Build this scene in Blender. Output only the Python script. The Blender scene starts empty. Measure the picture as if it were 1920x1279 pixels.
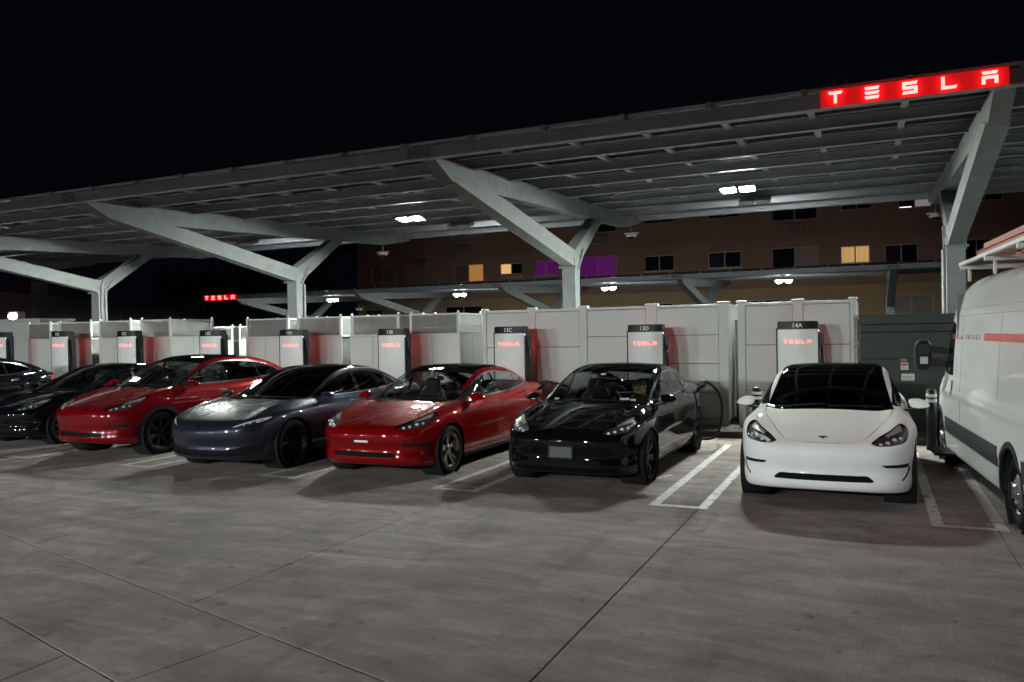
import bpy, bmesh, math, random
import numpy as np
from mathutils import Matrix, Vector

random.seed(7)
scene = bpy.context.scene
COL = scene.collection

# ------------------------------------------------------------------ camera
CAM_F, CAM_H = 1485.0, 1.886            # focal length in pixels of a 1920 px wide frame, eye height
_yaw, _pit, _rol = math.radians(24.527), math.radians(-0.446), math.radians(-0.999)
_f = Vector((-math.sin(_yaw) * math.cos(_pit), math.cos(_yaw) * math.cos(_pit), math.sin(_pit)))
_r = Vector((math.cos(_yaw), math.sin(_yaw), 0))
_u = _r.cross(_f)
_c, _s = math.cos(_rol), math.sin(_rol)
_r, _u = _c * _r + _s * _u, -_s * _r + _c * _u
cam_data = bpy.data.cameras.new('camera')
cam_data.sensor_width = 36.0
cam_data.lens = CAM_F / 1920.0 * 36.0
cam_data.clip_start, cam_data.clip_end = 0.1, 600
cam = bpy.data.objects.new('camera', cam_data)
COL.objects.link(cam)
m = Matrix(((_r.x, _u.x, -_f.x, 0), (_r.y, _u.y, -_f.y, 0), (_r.z, _u.z, -_f.z, CAM_H), (0, 0, 0, 1)))
cam.matrix_world = m
scene.camera = cam

# ------------------------------------------------------------------ night sky, exposure
world = bpy.data.worlds.new('World')
scene.world = world
world.use_nodes = True
wn = world.node_tree
wn.nodes.clear()
_o = wn.nodes.new('ShaderNodeOutputWorld')
_b = wn.nodes.new('ShaderNodeBackground')
_sky = wn.nodes.new('ShaderNodeTexSky')
_sky.sky_type = 'NISHITA'
_sky.sun_disc = False
_sky.sun_elevation = math.radians(-4.0)
_sky.sun_rotation = math.radians(150)
_gl = wn.nodes.new('ShaderNodeMix')             # town glow added to the last trace of dusk: an even dark blue
_gl.data_type = 'RGBA'
_gl.blend_type = 'ADD'
_gl.inputs['Factor'].default_value = 1.0
_gl.inputs['B'].default_value = (.0011, .0013, .0026, 1)
_sc = wn.nodes.new('ShaderNodeVectorMath')
_sc.operation = 'SCALE'
_sc.inputs['Scale'].default_value = 0.002
wn.links.new(_sky.outputs[0], _sc.inputs[0])
wn.links.new(_sc.outputs[0], _gl.inputs['A'])
wn.links.new(_gl.outputs['Result'], _b.inputs['Color'])
_b.inputs['Strength'].default_value = 1.0
wn.links.new(_b.outputs[0], _o.inputs['Surface'])
vs = scene.view_settings
vs.view_transform = 'Standard'
vs.look = 'None'
vs.exposure = 0.0
vs.gamma = 1.0
vs.use_curve_mapping = False
scene.cycles.use_denoising = True
scene.cycles.max_bounces = 8
scene.cycles.transparent_max_bounces = 16
scene.cycles.sample_clamp_indirect = 6.0
scene.cycles.caustics_reflective = False
scene.cycles.caustics_refractive = False

# ------------------------------------------------------------------ materials
MAT = {}
def mat(name, col, rough=0.5, metal=0.0, coat=0.0, spec=0.5, var=0.0, vscale=6.0, bump=0.0, bscale=60.0,
        stretch=(1, 1, 1), rvar=0.0, inside=None, trans=0.0):
    """procedural principled material: noise moves its tone and roughness, optional fine bump"""
    if name in MAT:
        return MAT[name]
    mt = bpy.data.materials.new(name)
    mt.use_nodes = True
    nt = mt.node_tree
    bs = nt.nodes['Principled BSDF']
    bs.inputs['Roughness'].default_value = rough
    bs.inputs['Metallic'].default_value = metal
    bs.inputs['Specular IOR Level'].default_value = spec
    bs.inputs['Coat Weight'].default_value = coat
    bs.inputs['Coat Roughness'].default_value = 0.045
    bs.inputs['Transmission Weight'].default_value = trans
    tc = nt.nodes.new('ShaderNodeTexCoord')
    mp = nt.nodes.new('ShaderNodeMapping')
    mp.inputs['Scale'].default_value = stretch
    nt.links.new(tc.outputs['Object'], mp.inputs['Vector'])
    nz = nt.nodes.new('ShaderNodeTexNoise')
    nz.inputs['Scale'].default_value = vscale
    nz.inputs['Detail'].default_value = 6.0
    nz.inputs['Roughness'].default_value = 0.62
    nt.links.new(mp.outputs[0], nz.inputs['Vector'])
    rp = nt.nodes.new('ShaderNodeMapRange')
    rp.inputs['From Min'].default_value = 0.3
    rp.inputs['From Max'].default_value = 0.7
    rp.inputs['To Min'].default_value = 1.0 - var
    rp.inputs['To Max'].default_value = 1.0 + var
    nt.links.new(nz.outputs['Fac'], rp.inputs['Value'])
    vm = nt.nodes.new('ShaderNodeVectorMath')
    vm.operation = 'SCALE'
    vm.inputs[0].default_value = col[:3]
    nt.links.new(rp.outputs[0], vm.inputs['Scale'])
    if inside is not None:
        ge = nt.nodes.new('ShaderNodeNewGeometry')
        mx = nt.nodes.new('ShaderNodeMix')
        mx.data_type = 'RGBA'
        mx.inputs['B'].default_value = (*inside, 1)
        nt.links.new(ge.outputs['Backfacing'], mx.inputs['Factor'])
        nt.links.new(vm.outputs[0], mx.inputs['A'])
        nt.links.new(mx.outputs['Result'], bs.inputs['Base Color'])
    else:
        nt.links.new(vm.outputs[0], bs.inputs['Base Color'])
    if rvar > 0:
        r2 = nt.nodes.new('ShaderNodeMapRange')
        r2.inputs['From Min'].default_value = 0.35
        r2.inputs['From Max'].default_value = 0.65
        r2.inputs['To Min'].default_value = max(0.02, rough - rvar)
        r2.inputs['To Max'].default_value = rough + rvar
        n2 = nt.nodes.new('ShaderNodeTexNoise')
        n2.inputs['Scale'].default_value = vscale * 2.3
        n2.inputs['Detail'].default_value = 5.0
        nt.links.new(mp.outputs[0], n2.inputs['Vector'])
        nt.links.new(n2.outputs['Fac'], r2.inputs['Value'])
        nt.links.new(r2.outputs[0], bs.inputs['Roughness'])
    if bump > 0:
        n3 = nt.nodes.new('ShaderNodeTexNoise')
        n3.inputs['Scale'].default_value = bscale
        n3.inputs['Detail'].default_value = 4.0
        nt.links.new(mp.outputs[0], n3.inputs['Vector'])
        bp = nt.nodes.new('ShaderNodeBump')
        bp.inputs['Strength'].default_value = bump
        bp.inputs['Distance'].default_value = 0.01
        nt.links.new(n3.outputs['Fac'], bp.inputs['Height'])
        nt.links.new(bp.outputs[0], bs.inputs['Normal'])
    MAT[name] = mt
    return mt

def emit(name, col, strength):
    if name in MAT:
        return MAT[name]
    mt = bpy.data.materials.new(name)
    mt.use_nodes = True
    nt = mt.node_tree
    bs = nt.nodes['Principled BSDF']
    bs.inputs['Base Color'].default_value = (0.6, 0.6, 0.6, 1)
    bs.inputs['Emission Color'].default_value = (*col, 1)
    bs.inputs['Emission Strength'].default_value = strength
    MAT[name] = mt
    return mt

def glass(name, tint, refl=1.0):
    """thin pane: tinted see-through plus mirror reflection by fresnel"""
    if name in MAT:
        return MAT[name]
    mt = bpy.data.materials.new(name)
    mt.use_nodes = True
    nt = mt.node_tree
    nt.nodes.clear()
    out = nt.nodes.new('ShaderNodeOutputMaterial')
    tr = nt.nodes.new('ShaderNodeBsdfTransparent')
    tr.inputs['Color'].default_value = (*tint, 1)
    gl = nt.nodes.new('ShaderNodeBsdfGlossy')
    gl.inputs['Roughness'].default_value = 0.02
    gl.inputs['Color'].default_value = (refl, refl, refl, 1)
    lw = nt.nodes.new('ShaderNodeLayerWeight')      # the same from either side of the pane
    lw.inputs['Blend'].default_value = 0.5
    pw = nt.nodes.new('ShaderNodeMath'); pw.operation = 'POWER'; pw.inputs[1].default_value = 5.0
    fr = nt.nodes.new('ShaderNodeMath'); fr.operation = 'MULTIPLY_ADD'
    fr.inputs[1].default_value, fr.inputs[2].default_value = 0.9, 0.06
    nt.links.new(lw.outputs['Facing'], pw.inputs[0])
    nt.links.new(pw.outputs[0], fr.inputs[0])
    mx = nt.nodes.new('ShaderNodeMixShader')
    nt.links.new(fr.outputs[0], mx.inputs['Fac'])
    nt.links.new(tr.outputs[0], mx.inputs[1])
    nt.links.new(gl.outputs[0], mx.inputs[2])
    nt.links.new(mx.outputs[0], out.inputs['Surface'])
    MAT[name] = mt
    return mt

# ------------------------------------------------------------------ mesh helpers
class MB:
    """collects simple solids and links them as one mesh object"""
    def __init__(self):
        self.v, self.f, self.sm = [], [], []
    def add(self, vs_, fs_, smooth=False):
        n = len(self.v)
        self.v += [tuple(p) for p in vs_]
        self.f += [tuple(i + n for i in f) for f in fs_]
        self.sm += [smooth] * len(fs_)
        return self
    def box(self, x0, x1, y0, y1, z0, z1, M=None):
        vs_ = [(x, y, z) for x in (x0, x1) for y in (y0, y1) for z in (z0, z1)]
        if M is not None:
            vs_ = [M @ Vector(p) for p in vs_]
        return self.add(vs_, [(0, 1, 3, 2), (4, 6, 7, 5), (0, 4, 5, 1), (2, 3, 7, 6), (0, 2, 6, 4), (1, 5, 7, 3)])
    def beam(self, a, b, w, h, up=(0, 0, 1)):
        """box of section w (sideways) x h (along up) from a to b"""
        a, b = Vector(a), Vector(b)
        d = (b - a).normalized()
        s = d.cross(Vector(up)).normalized()
        u = s.cross(d)
        vs_ = [p + s * sx * w / 2 + u * sz * h / 2 for p in (a, b) for sx in (-1, 1) for sz in (-1, 1)]
        return self.add(vs_, [(0, 1, 3, 2), (4, 6, 7, 5), (0, 4, 5, 1), (2, 3, 7, 6), (0, 2, 6, 4), (1, 5, 7, 3)])
    def prism(self, pts, axis, a, b, M=None):
        """closed 2D outline pushed along an axis: axis 'x' takes (y,z), 'y' takes (x,z), 'z' takes (x,y)"""
        def P(p, t):
            q = {'x': (t, p[0], p[1]), 'y': (p[0], t, p[1]), 'z': (p[0], p[1], t)}[axis]
            return tuple(M @ Vector(q)) if M is not None else q
        n = len(pts)
        vs_ = [P(p, a) for p in pts] + [P(p, b) for p in pts]
        fs_ = [tuple(range(n)), tuple(range(2 * n - 1, n - 1, -1))]
        fs_ += [(i, i + n, (i + 1) % n + n, (i + 1) % n) for i in range(n)]
        return self.add(vs_, fs_)
    def cyl(self, a, b, r, n=12, r2=None, cap=True):
        a, b = Vector(a), Vector(b)
        r2 = r if r2 is None else r2
        d = (b - a).normalized()
        s = d.orthogonal().normalized()
        t = d.cross(s)
        vs_ = []
        for p, rr in ((a, r), (b, r2)):
            vs_ += [p + (s * math.cos(k * 2 * math.pi / n) + t * math.sin(k * 2 * math.pi / n)) * rr for k in range(n)]
        base = len(self.v)
        self.add(vs_, [(k, (k + 1) % n, (k + 1) % n + n, k + n) for k in range(n)], True)
        if cap:
            self.f += [tuple(base + n - 1 - k for k in range(n)), tuple(base + n + k for k in range(n))]
            self.sm += [False, False]
        return self
    def tube(self, pts, r, n=8):
        """round tube along a polyline"""
        pts = [Vector(p) for p in pts]
        vs_, prev = [], None
        for i, p in enumerate(pts):
            d = (pts[min(i + 1, len(pts) - 1)] - pts[max(i - 1, 0)]).normalized()
            s = d.orthogonal().normalized() if prev is None else (prev - d * prev.dot(d)).normalized()
            prev = s
            t = d.cross(s)
            vs_ += [p + (s * math.cos(k * 2 * math.pi / n) + t * math.sin(k * 2 * math.pi / n)) * r for k in range(n)]
        fs_ = []
        for i in range(len(pts) - 1):
            fs_ += [(i * n + k, i * n + (k + 1) % n, (i + 1) * n + (k + 1) % n, (i + 1) * n + k) for k in range(n)]
        self.add(vs_, fs_, True)
        b = len(self.v) - len(vs_)
        self.f += [tuple(b + n - 1 - k for k in range(n)), tuple(b + len(vs_) - n + k for k in range(n))]
        self.sm += [False, False]
        return self
    def lathe(self, prof, c, axis='x', n=40, a0=0.0, a1=2 * math.pi):
        """profile [(radius, offset along axis)] turned about an axis through c"""
        full = abs(a1 - a0) > 2 * math.pi - 1e-4
        m_ = n if full else n + 1
        vs_ = []
        for k in range(m_):
            an = a0 + (a1 - a0) * k / n
            for r, t in prof:
                p = {'x': (t, r * math.cos(an), r * math.sin(an)), 'y': (r * math.cos(an), t, r * math.sin(an)),
                     'z': (r * math.cos(an), r * math.sin(an), t)}[axis]
                vs_.append((c[0] + p[0], c[1] + p[1], c[2] + p[2]))
        q = len(prof)
        fs_ = []
        for k in range(n):
            k2 = (k + 1) % m_
            fs_ += [(k * q + j, k2 * q + j, k2 * q + j + 1, k * q + j + 1) for j in range(q - 1)]
        return self.add(vs_, fs_, True)
    def mesh(self, name):
        me = bpy.data.meshes.new(name)
        me.from_pydata(self.v, [], self.f)
        me.polygons.foreach_set('use_smooth', self.sm)
        bm = bmesh.new()
        bm.from_mesh(me)
        bmesh.ops.recalc_face_normals(bm, faces=bm.faces)
        bm.to_mesh(me)
        bm.free()
        return me
    def build(self, name, material, parent=None, bevel=0.0, seg=2):
        return link(name, self.mesh(name), material, parent, bevel, seg)

def link(name, me, material, parent=None, bevel=0.0, seg=2):
    o = bpy.data.objects.new(name, me)
    COL.objects.link(o)
    if not me.materials:
        me.materials.append(material)
    if me.materials[0] != material:
        o.material_slots[0].link = 'OBJECT'
        o.material_slots[0].material = material
    if parent is not None:
        o.parent = parent
    if bevel > 0:
        md = o.modifiers.new('bevel', 'BEVEL')
        md.width, md.segments, md.limit_method = bevel, seg, 'ANGLE'
        md.angle_limit = math.radians(40)
        md.harden_normals = False
    return o

def thing(name, label, cat, loc=(0, 0, 0), rz=0.0, group=None):
    o = bpy.data.objects.new(name, None)
    o.empty_display_size = 0.2
    COL.objects.link(o)
    o.location = loc
    o.rotation_euler = (0, 0, rz)
    return tag(o, label, cat, group)

def tag(o, label=None, cat=None, group=None, kind=None):
    if label: o['label'] = label
    if cat: o['category'] = cat
    if group: o['group'] = group
    if kind: o['kind'] = kind
    return o

def kids(o):
    return [c for c in COL.objects if c.parent == o]

def copy_tree(o, parent=None, skip=()):
    c = o.copy()
    COL.objects.link(c)
    c.parent = parent
    for ch in [k for k in o.children]:
        if ch.name.split('.')[0] in skip:
            continue
        copy_tree(ch, c)
    return c

def text_mesh(s, size, depth, name='lettering'):
    """built-in font turned into a mesh, reading along +x, facing -y, centred"""
    cu = bpy.data.curves.new(name, 'FONT')
    cu.body = s
    cu.size = size
    cu.align_x, cu.align_y = 'CENTER', 'CENTER'
    cu.extrude = depth
    cu.resolution_u = 3
    ob = bpy.data.objects.new(name, cu)
    COL.objects.link(ob)
    dg = bpy.context.evaluated_depsgraph_get()
    me = bpy.data.meshes.new_from_object(ob.evaluated_get(dg))
    bpy.data.objects.remove(ob)
    me.transform(Matrix.Rotation(math.radians(90), 4, 'X'))
    me.materials.clear()
    return me
# ------------------------------------------------------------------ car bodies: smooth implicit hulls, meshed and cut into panels
def curve(xs, ys, sig=0.0):
    """monotone cubic through points, softened, as a lookup"""
    xs, ys = np.array(xs, float), np.array(ys, float)
    h = np.diff(xs); d = np.diff(ys) / h
    m_ = np.zeros_like(ys)
    for i in range(1, len(xs) - 1):
        if d[i - 1] * d[i] > 0:
            w1, w2 = 2 * h[i] + h[i - 1], h[i] + 2 * h[i - 1]
            m_[i] = (w1 + w2) / (w1 / d[i - 1] + w2 / d[i])
    m_[0], m_[-1] = d[0], d[-1]
    n = 1600
    X = np.linspace(xs[0], xs[-1], n)
    k = np.clip(np.searchsorted(xs, X) - 1, 0, len(xs) - 2)
    t = (X - xs[k]) / h[k]
    Y = ((2 * t**3 - 3 * t**2 + 1) * ys[k] + (t**3 - 2 * t**2 + t) * h[k] * m_[k]
         + (-2 * t**3 + 3 * t**2) * ys[k + 1] + (t**3 - t**2) * h[k] * m_[k + 1])
    if sig > 0:
        s = max(1, int(sig / (X[1] - X[0])))
        ker = np.exp(-0.5 * (np.arange(-3 * s, 3 * s + 1) / s) ** 2)
        ker /= ker.sum()
        g0, g1 = (Y[1] - Y[0]), (Y[-1] - Y[-2])
        P = np.concatenate([Y[0] + g0 * np.arange(-3 * s, 0), Y, Y[-1] + g1 * np.arange(1, 3 * s + 1)])
        Y = np.convolve(P, ker, 'valid')
    s0, s1 = (Y[1] - Y[0]) / (X[1] - X[0]), (Y[-1] - Y[-2]) / (X[1] - X[0])
    def fn(q):
        r = np.interp(q, X, Y)
        return r + np.minimum(q - X[0], 0) * s0 + np.maximum(q - X[-1], 0) * s1
    return fn

def smax(a, b, k):
    h = np.maximum(k - np.abs(a - b), 0) / k
    return np.maximum(a, b) + h * h * k * 0.25
def smin(a, b, k):
    return -smax(-a, -b, k)

class Hull:
    def __init__(self, S):
        self.S = S
        self.L, self.W, self.H = S['L'], S['W'], S['H']
        sg = S.get('sig', 0.04)
        self.c = {k: curve(*S[k], sig=sg * (0.4 if k in ('prof', 'fz', 'rz', 'tum') else 1.0)) for k in
                  ('deck', 'crown', 'fender', 'w', 'prof', 'fz', 'fplan', 'rz', 'rplan', 'bot', 'roof', 'bow', 'gw', 'tum')}
    def f(self, P):
        c, S = self.c, self.S
        x, y, z = np.abs(P[:, 0]), P[:, 1], P[:, 2]
        fx = S.get('fpos', 0.70)
        top = z - (c['deck'](y) - c['crown'](y) * x * x + c['fender'](y) * np.exp(-((x - fx) / S.get('fwid', 0.14)) ** 2))
        side = x - (c['w'](y) - c['prof'](z))
        side = side - S.get('waist', 0.0) * np.exp(-((z - S.get('wz', 0.42)) / 0.10) ** 2) * -1.0
        front = c['fz'](z) + c['fplan'](x) - y
        rear = y - (self.L - c['rz'](z) - c['rplan'](x))
        bot = c['bot'](y) - z
        b = smax(front, side, S['k_corner'])
        b = smax(b, rear, S['k_corner'])
        b = smax(b, top, S['k_top'])
        b = smax(b, bot, 0.05)
        ye = y - c['bow'](y) * x * x
        g1 = (z - (c['roof'](ye) - S['rcrown'] * x * x)) * S.get('roofscale', 0.85)
        g2 = x - (c['gw'](y) - c['tum'](z))
        g = smax(g1, g2, S['k_roof'])
        g = smax(g, 0.6 - z, 0.05)
        g = smax(g, rear + 0.04, 0.10)
        g = smax(g, front + 0.02, 0.10)
        r = smin(b, g, S['k_belt'])
        for (cx, cy, cz, rx, ry, rz, amt) in S.get('bumps', ()):     # soft local swellings and hollows
            q = ((x - cx) / rx) ** 2 + ((y - cy) / ry) ** 2 + ((z - cz) / rz) ** 2
            r = r - amt * np.exp(-q)
        return r
    def grad(self, P, e=1.5e-3):
        G = np.empty_like(P)
        for k in range(3):
            d = np.zeros(3); d[k] = e
            G[:, k] = (self.f(P + d) - self.f(P - d)) / (2 * e)
        return G
    def snap(self, P, it=4):
        P = P.copy()
        for _ in range(it):
            G = self.grad(P)
            P -= np.clip(self.f(P) / np.maximum((G * G).sum(1), 0.05), -0.03, 0.03)[:, None] * G
        return P
    def normals(self, P):
        G = self.grad(P)
        return G / np.maximum(np.linalg.norm(G, axis=1), 1e-9)[:, None]
    def hit(self, O, D, tmax, n=160):
        """first surface crossing along rays from outside; O, D arrays"""
        O, D = np.atleast_2d(np.array(O, float)), np.atleast_2d(np.array(D, float))
        t = np.zeros(len(O)); done = np.zeros(len(O), bool); lo = t.copy(); hi = np.full(len(O), np.nan)
        for k in range(1, n + 1):
            tt = tmax * k / n
            s = self.f(O + D * tt) < 0
            new = s & ~done
            hi[new] = tt; lo[new] = tmax * (k - 1) / n
            done |= s
        for _ in range(24):
            mid = 0.5 * (lo + hi)
            s = self.f(O + D * mid[:, None]) < 0
            hi = np.where(s, mid, hi); lo = np.where(s, lo, mid)
        return O + D * (0.5 * (lo + hi))[:, None]
    def from_front(self, x, z):
        x = np.atleast_1d(np.array(x, float)); z = np.broadcast_to(np.array(z, float), x.shape)
        O = np.stack([x, np.full_like(x, -0.3), z], 1)
        return self.hit(O, np.tile([0, 1.0, 0], (len(x), 1)), 2.5)
    def from_side(self, y, z, sgn=1):
        y = np.atleast_1d(np.array(y, float)); z = np.broadcast_to(np.array(z, float), y.shape)
        O = np.stack([np.full_like(y, sgn * 1.4), y, z], 1)
        return self.hit(O, np.tile([-sgn * 1.0, 0, 0], (len(y), 1)), 1.4)
    def from_top(self, x, y):
        x = np.atleast_1d(np.array(x, float)); y = np.broadcast_to(np.array(y, float), x.shape)
        O = np.stack([x, y, np.full_like(x, self.H + 0.3)], 1)
        return self.hit(O, np.tile([0, 0, -1.0], (len(x), 1)), 1.6)
    def grid(self, fine=0.014, coarse=0.026, yfine=1.25):
        """closed triangle mesh: a box lattice shot onto the hull from a core line"""
        L, W, H = self.L, self.W, self.H
        ys = np.concatenate([np.linspace(0, yfine, int(yfine / fine) + 1)[:-1], np.linspace(yfine, L, int((L - yfine) / coarse) + 1)])
        xs = np.linspace(-W / 2, W / 2, int(W / (fine * 1.15)) + 1)
        zs = np.linspace(0.12, H, int(H / (fine * 1.15)) + 1)
        V, T, off = [], [], 0
        def patch(A, B, mk, flip):
            nonlocal off
            a, b = np.meshgrid(A, B, indexing='ij')
            P = mk(a.ravel(), b.ravel())
            n, m_ = len(A), len(B)
            i = (np.arange(n - 1)[:, None] * m_ + np.arange(m_ - 1)[None]).ravel()
            q = np.stack([i, i + m_, i + m_ + 1, i + 1], 1)
            if flip: q = q[:, ::-1]
            V.append(P); T.append(np.concatenate([q[:, [0, 1, 2]], q[:, [0, 2, 3]]]) + off); off += len(P)
        c0, c1 = np.full, np.stack
        patch(ys, zs, lambda a, b: c1([c0(a.shape, W / 2), a, b], 1), False)
        patch(ys, zs, lambda a, b: c1([c0(a.shape, -W / 2), a, b], 1), True)
        patch(xs, ys, lambda a, b: c1([a, b, c0(a.shape, H)], 1), False)
        patch(xs, ys, lambda a, b: c1([a, b, c0(a.shape, 0.12)], 1), True)
        patch(xs, zs, lambda a, b: c1([a, c0(a.shape, 0.0), b], 1), False)
        patch(xs, zs, lambda a, b: c1([a, c0(a.shape, L), b], 1), True)
        V, T = np.concatenate(V), np.concatenate(T)
        key = np.round(V * 1e5).astype(np.int64)
        _, first, inv = np.unique(key, axis=0, return_index=True, return_inverse=True)
        V, T = V[first], inv.ravel()[T]
        core = np.stack([np.zeros(len(V)), np.clip(V[:, 1], 0.85, L - 0.9), np.full(len(V), self.S.get('core', 0.58))], 1)
        D = (V - core) * 1.25
        lo, hi, done = np.zeros(len(V)), np.ones(len(V)), np.zeros(len(V), bool)
        for k in range(1, 29):
            t = k / 28
            s = (self.f(core + D * t) > 0) & ~done
            hi[s] = t; lo[s] = (k - 1) / 28; done |= s
        for _ in range(18):
            mid = 0.5 * (lo + hi)
            s = self.f(core + D * mid[:, None]) > 0
            hi = np.where(s, mid, hi); lo = np.where(s, lo, mid)
        return core + D * (0.5 * (lo + hi))[:, None], T

def sd_poly(Q, poly):
    """signed distance to a closed 2D polygon, negative inside"""
    poly = np.array(poly, float)
    d2 = np.full(len(Q), 1e9); ins = np.zeros(len(Q), bool)
    n = len(poly)
    for i in range(n):
        a, b = poly[i], poly[(i + 1) % n]
        e = b - a
        w = Q - a
        t = np.clip((w @ e) / max(e @ e, 1e-12), 0, 1)
        r = w - t[:, None] * e
        d2 = np.minimum(d2, (r * r).sum(1))
        c = (a[1] <= Q[:, 1]) != (b[1] <= Q[:, 1])
        xi = a[0] + (Q[:, 1] - a[1]) / (e[1] if abs(e[1]) > 1e-12 else 1e-12) * e[0]
        ins ^= c & (Q[:, 0] < xi)
    d = np.sqrt(d2)
    return np.where(ins, -d, d)

def rounded(poly, r=0.02, n=4):
    """polygon with its corners rounded"""
    out = []
    m_ = len(poly)
    for i in range(m_):
        p, a, b = np.array(poly[i], float), np.array(poly[i - 1], float), np.array(poly[(i + 1) % m_], float)
        da, db = np.linalg.norm(a - p), np.linalg.norm(b - p)
        q = min(r, da * 0.45, db * 0.45)
        s, e = p + (a - p) / da * q, p + (b - p) / db * q
        for k in range(n + 1):
            t = k / n
            out.append(tuple((1 - t) ** 2 * s + 2 * t * (1 - t) * p + t * t * e))
    return out

def split_level(V, T, s, hull):
    """cut triangles where the vertex field s changes sign"""
    s = np.where(np.abs(s) < 2e-4, 2e-4, s)
    sg = s > 0
    st = sg[T]
    cnt = st.sum(1)
    cross = (cnt == 1) | (cnt == 2)
    if not cross.any():
        return V, T
    keep, C = T[~cross], T[cross]
    sc = st[cross]
    lone_val = sc.sum(1) == 1                      # lone vertex is the positive one
    lone = np.where(lone_val, sc.argmax(1), (~sc).argmax(1))
    idx = (lone[:, None] + np.arange(3)) % 3
    R = np.take_along_axis(C, idx, 1)              # lone vertex first
    e1, e2 = np.sort(R[:, [0, 1]], 1), np.sort(R[:, [0, 2]], 1)
    E = np.concatenate([e1, e2])
    ue, inv = np.unique(E, axis=0, return_inverse=True)
    inv = inv.ravel()
    a, b = ue[:, 0], ue[:, 1]
    t = s[a] / (s[a] - s[b])
    N = V[a] + (V[b] - V[a]) * t[:, None]
    N = hull.snap(N, 2)
    base = len(V)
    p, q = base + inv[:len(R)], base + inv[len(R):]
    new = np.concatenate([np.stack([R[:, 0], p, q], 1), np.stack([p, R[:, 1], R[:, 2]], 1), np.stack([p, R[:, 2], q], 1)])
    return np.concatenate([V, N]), np.concatenate([keep, new])

def panel_mesh(name, hull, V, T, inset=0.0, flange=0.0, y0=0.0, normals=None, gap=0.0):
    """mesh of one panel with exact hull normals, its edge turned inwards"""
    used, inv = np.unique(T, return_inverse=True)
    P, F = V[used], inv.reshape(T.shape)
    N = hull.normals(P) if normals is None else normals[used]
    P = P - N * inset
    nv, nn, faces = P, N, F
    if flange > 0:
        E = np.concatenate([F[:, [0, 1]], F[:, [1, 2]], F[:, [2, 0]]])
        key = np.sort(E, 1)
        _, first, cn = np.unique(key, axis=0, return_index=True, return_counts=True)
        B = E[first[cn == 1]]
        if len(B):
            if gap > 0:                             # draw the edge back so that a shut line stays open
                mv = np.zeros_like(P); w = np.zeros(len(P))
                d = P[B[:, 1]] - P[B[:, 0]]
                d /= np.maximum(np.linalg.norm(d, axis=1), 1e-9)[:, None]
                inn = np.cross(0.5 * (N[B[:, 0]] + N[B[:, 1]]), d)
                for k in (0, 1):
                    np.add.at(mv, B[:, k], inn)
                ln = np.linalg.norm(mv, axis=1)
                ok = ln > 1e-6
                P[ok] += mv[ok] / ln[ok][:, None] * gap
            bv, binv = np.unique(B, return_inverse=True)
            binv = binv.reshape(B.shape)
            lowr = P[bv] - N[bv] * flange
            base = len(P); k = len(bv)
            nv = np.concatenate([P, P[bv], lowr])
            nn = np.concatenate([N, N[bv], N[bv]])
            a, b = base + binv[:, 0], base + binv[:, 1]
            faces = np.concatenate([F, np.stack([b, a, a + k], 1), np.stack([b, a + k, b + k], 1)])
    me = bpy.data.meshes.new(name)
    nv = nv.copy(); nv[:, 1] -= y0
    me.vertices.add(len(nv)); me.vertices.foreach_set('co', nv.astype(np.float32).ravel())
    me.loops.add(len(faces) * 3); me.loops.foreach_set('vertex_index', faces.astype(np.int32).ravel())
    me.polygons.add(len(faces))
    me.polygons.foreach_set('loop_start', np.arange(len(faces), dtype=np.int32) * 3)
    me.polygons.foreach_set('loop_total', np.full(len(faces), 3, np.int32))
    me.polygons.foreach_set('use_smooth', np.ones(len(faces), bool))
    me.update(calc_edges=True)
    me.validate()
    me.normals_split_custom_set_from_vertices(nn.tolist())
    return me
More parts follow.
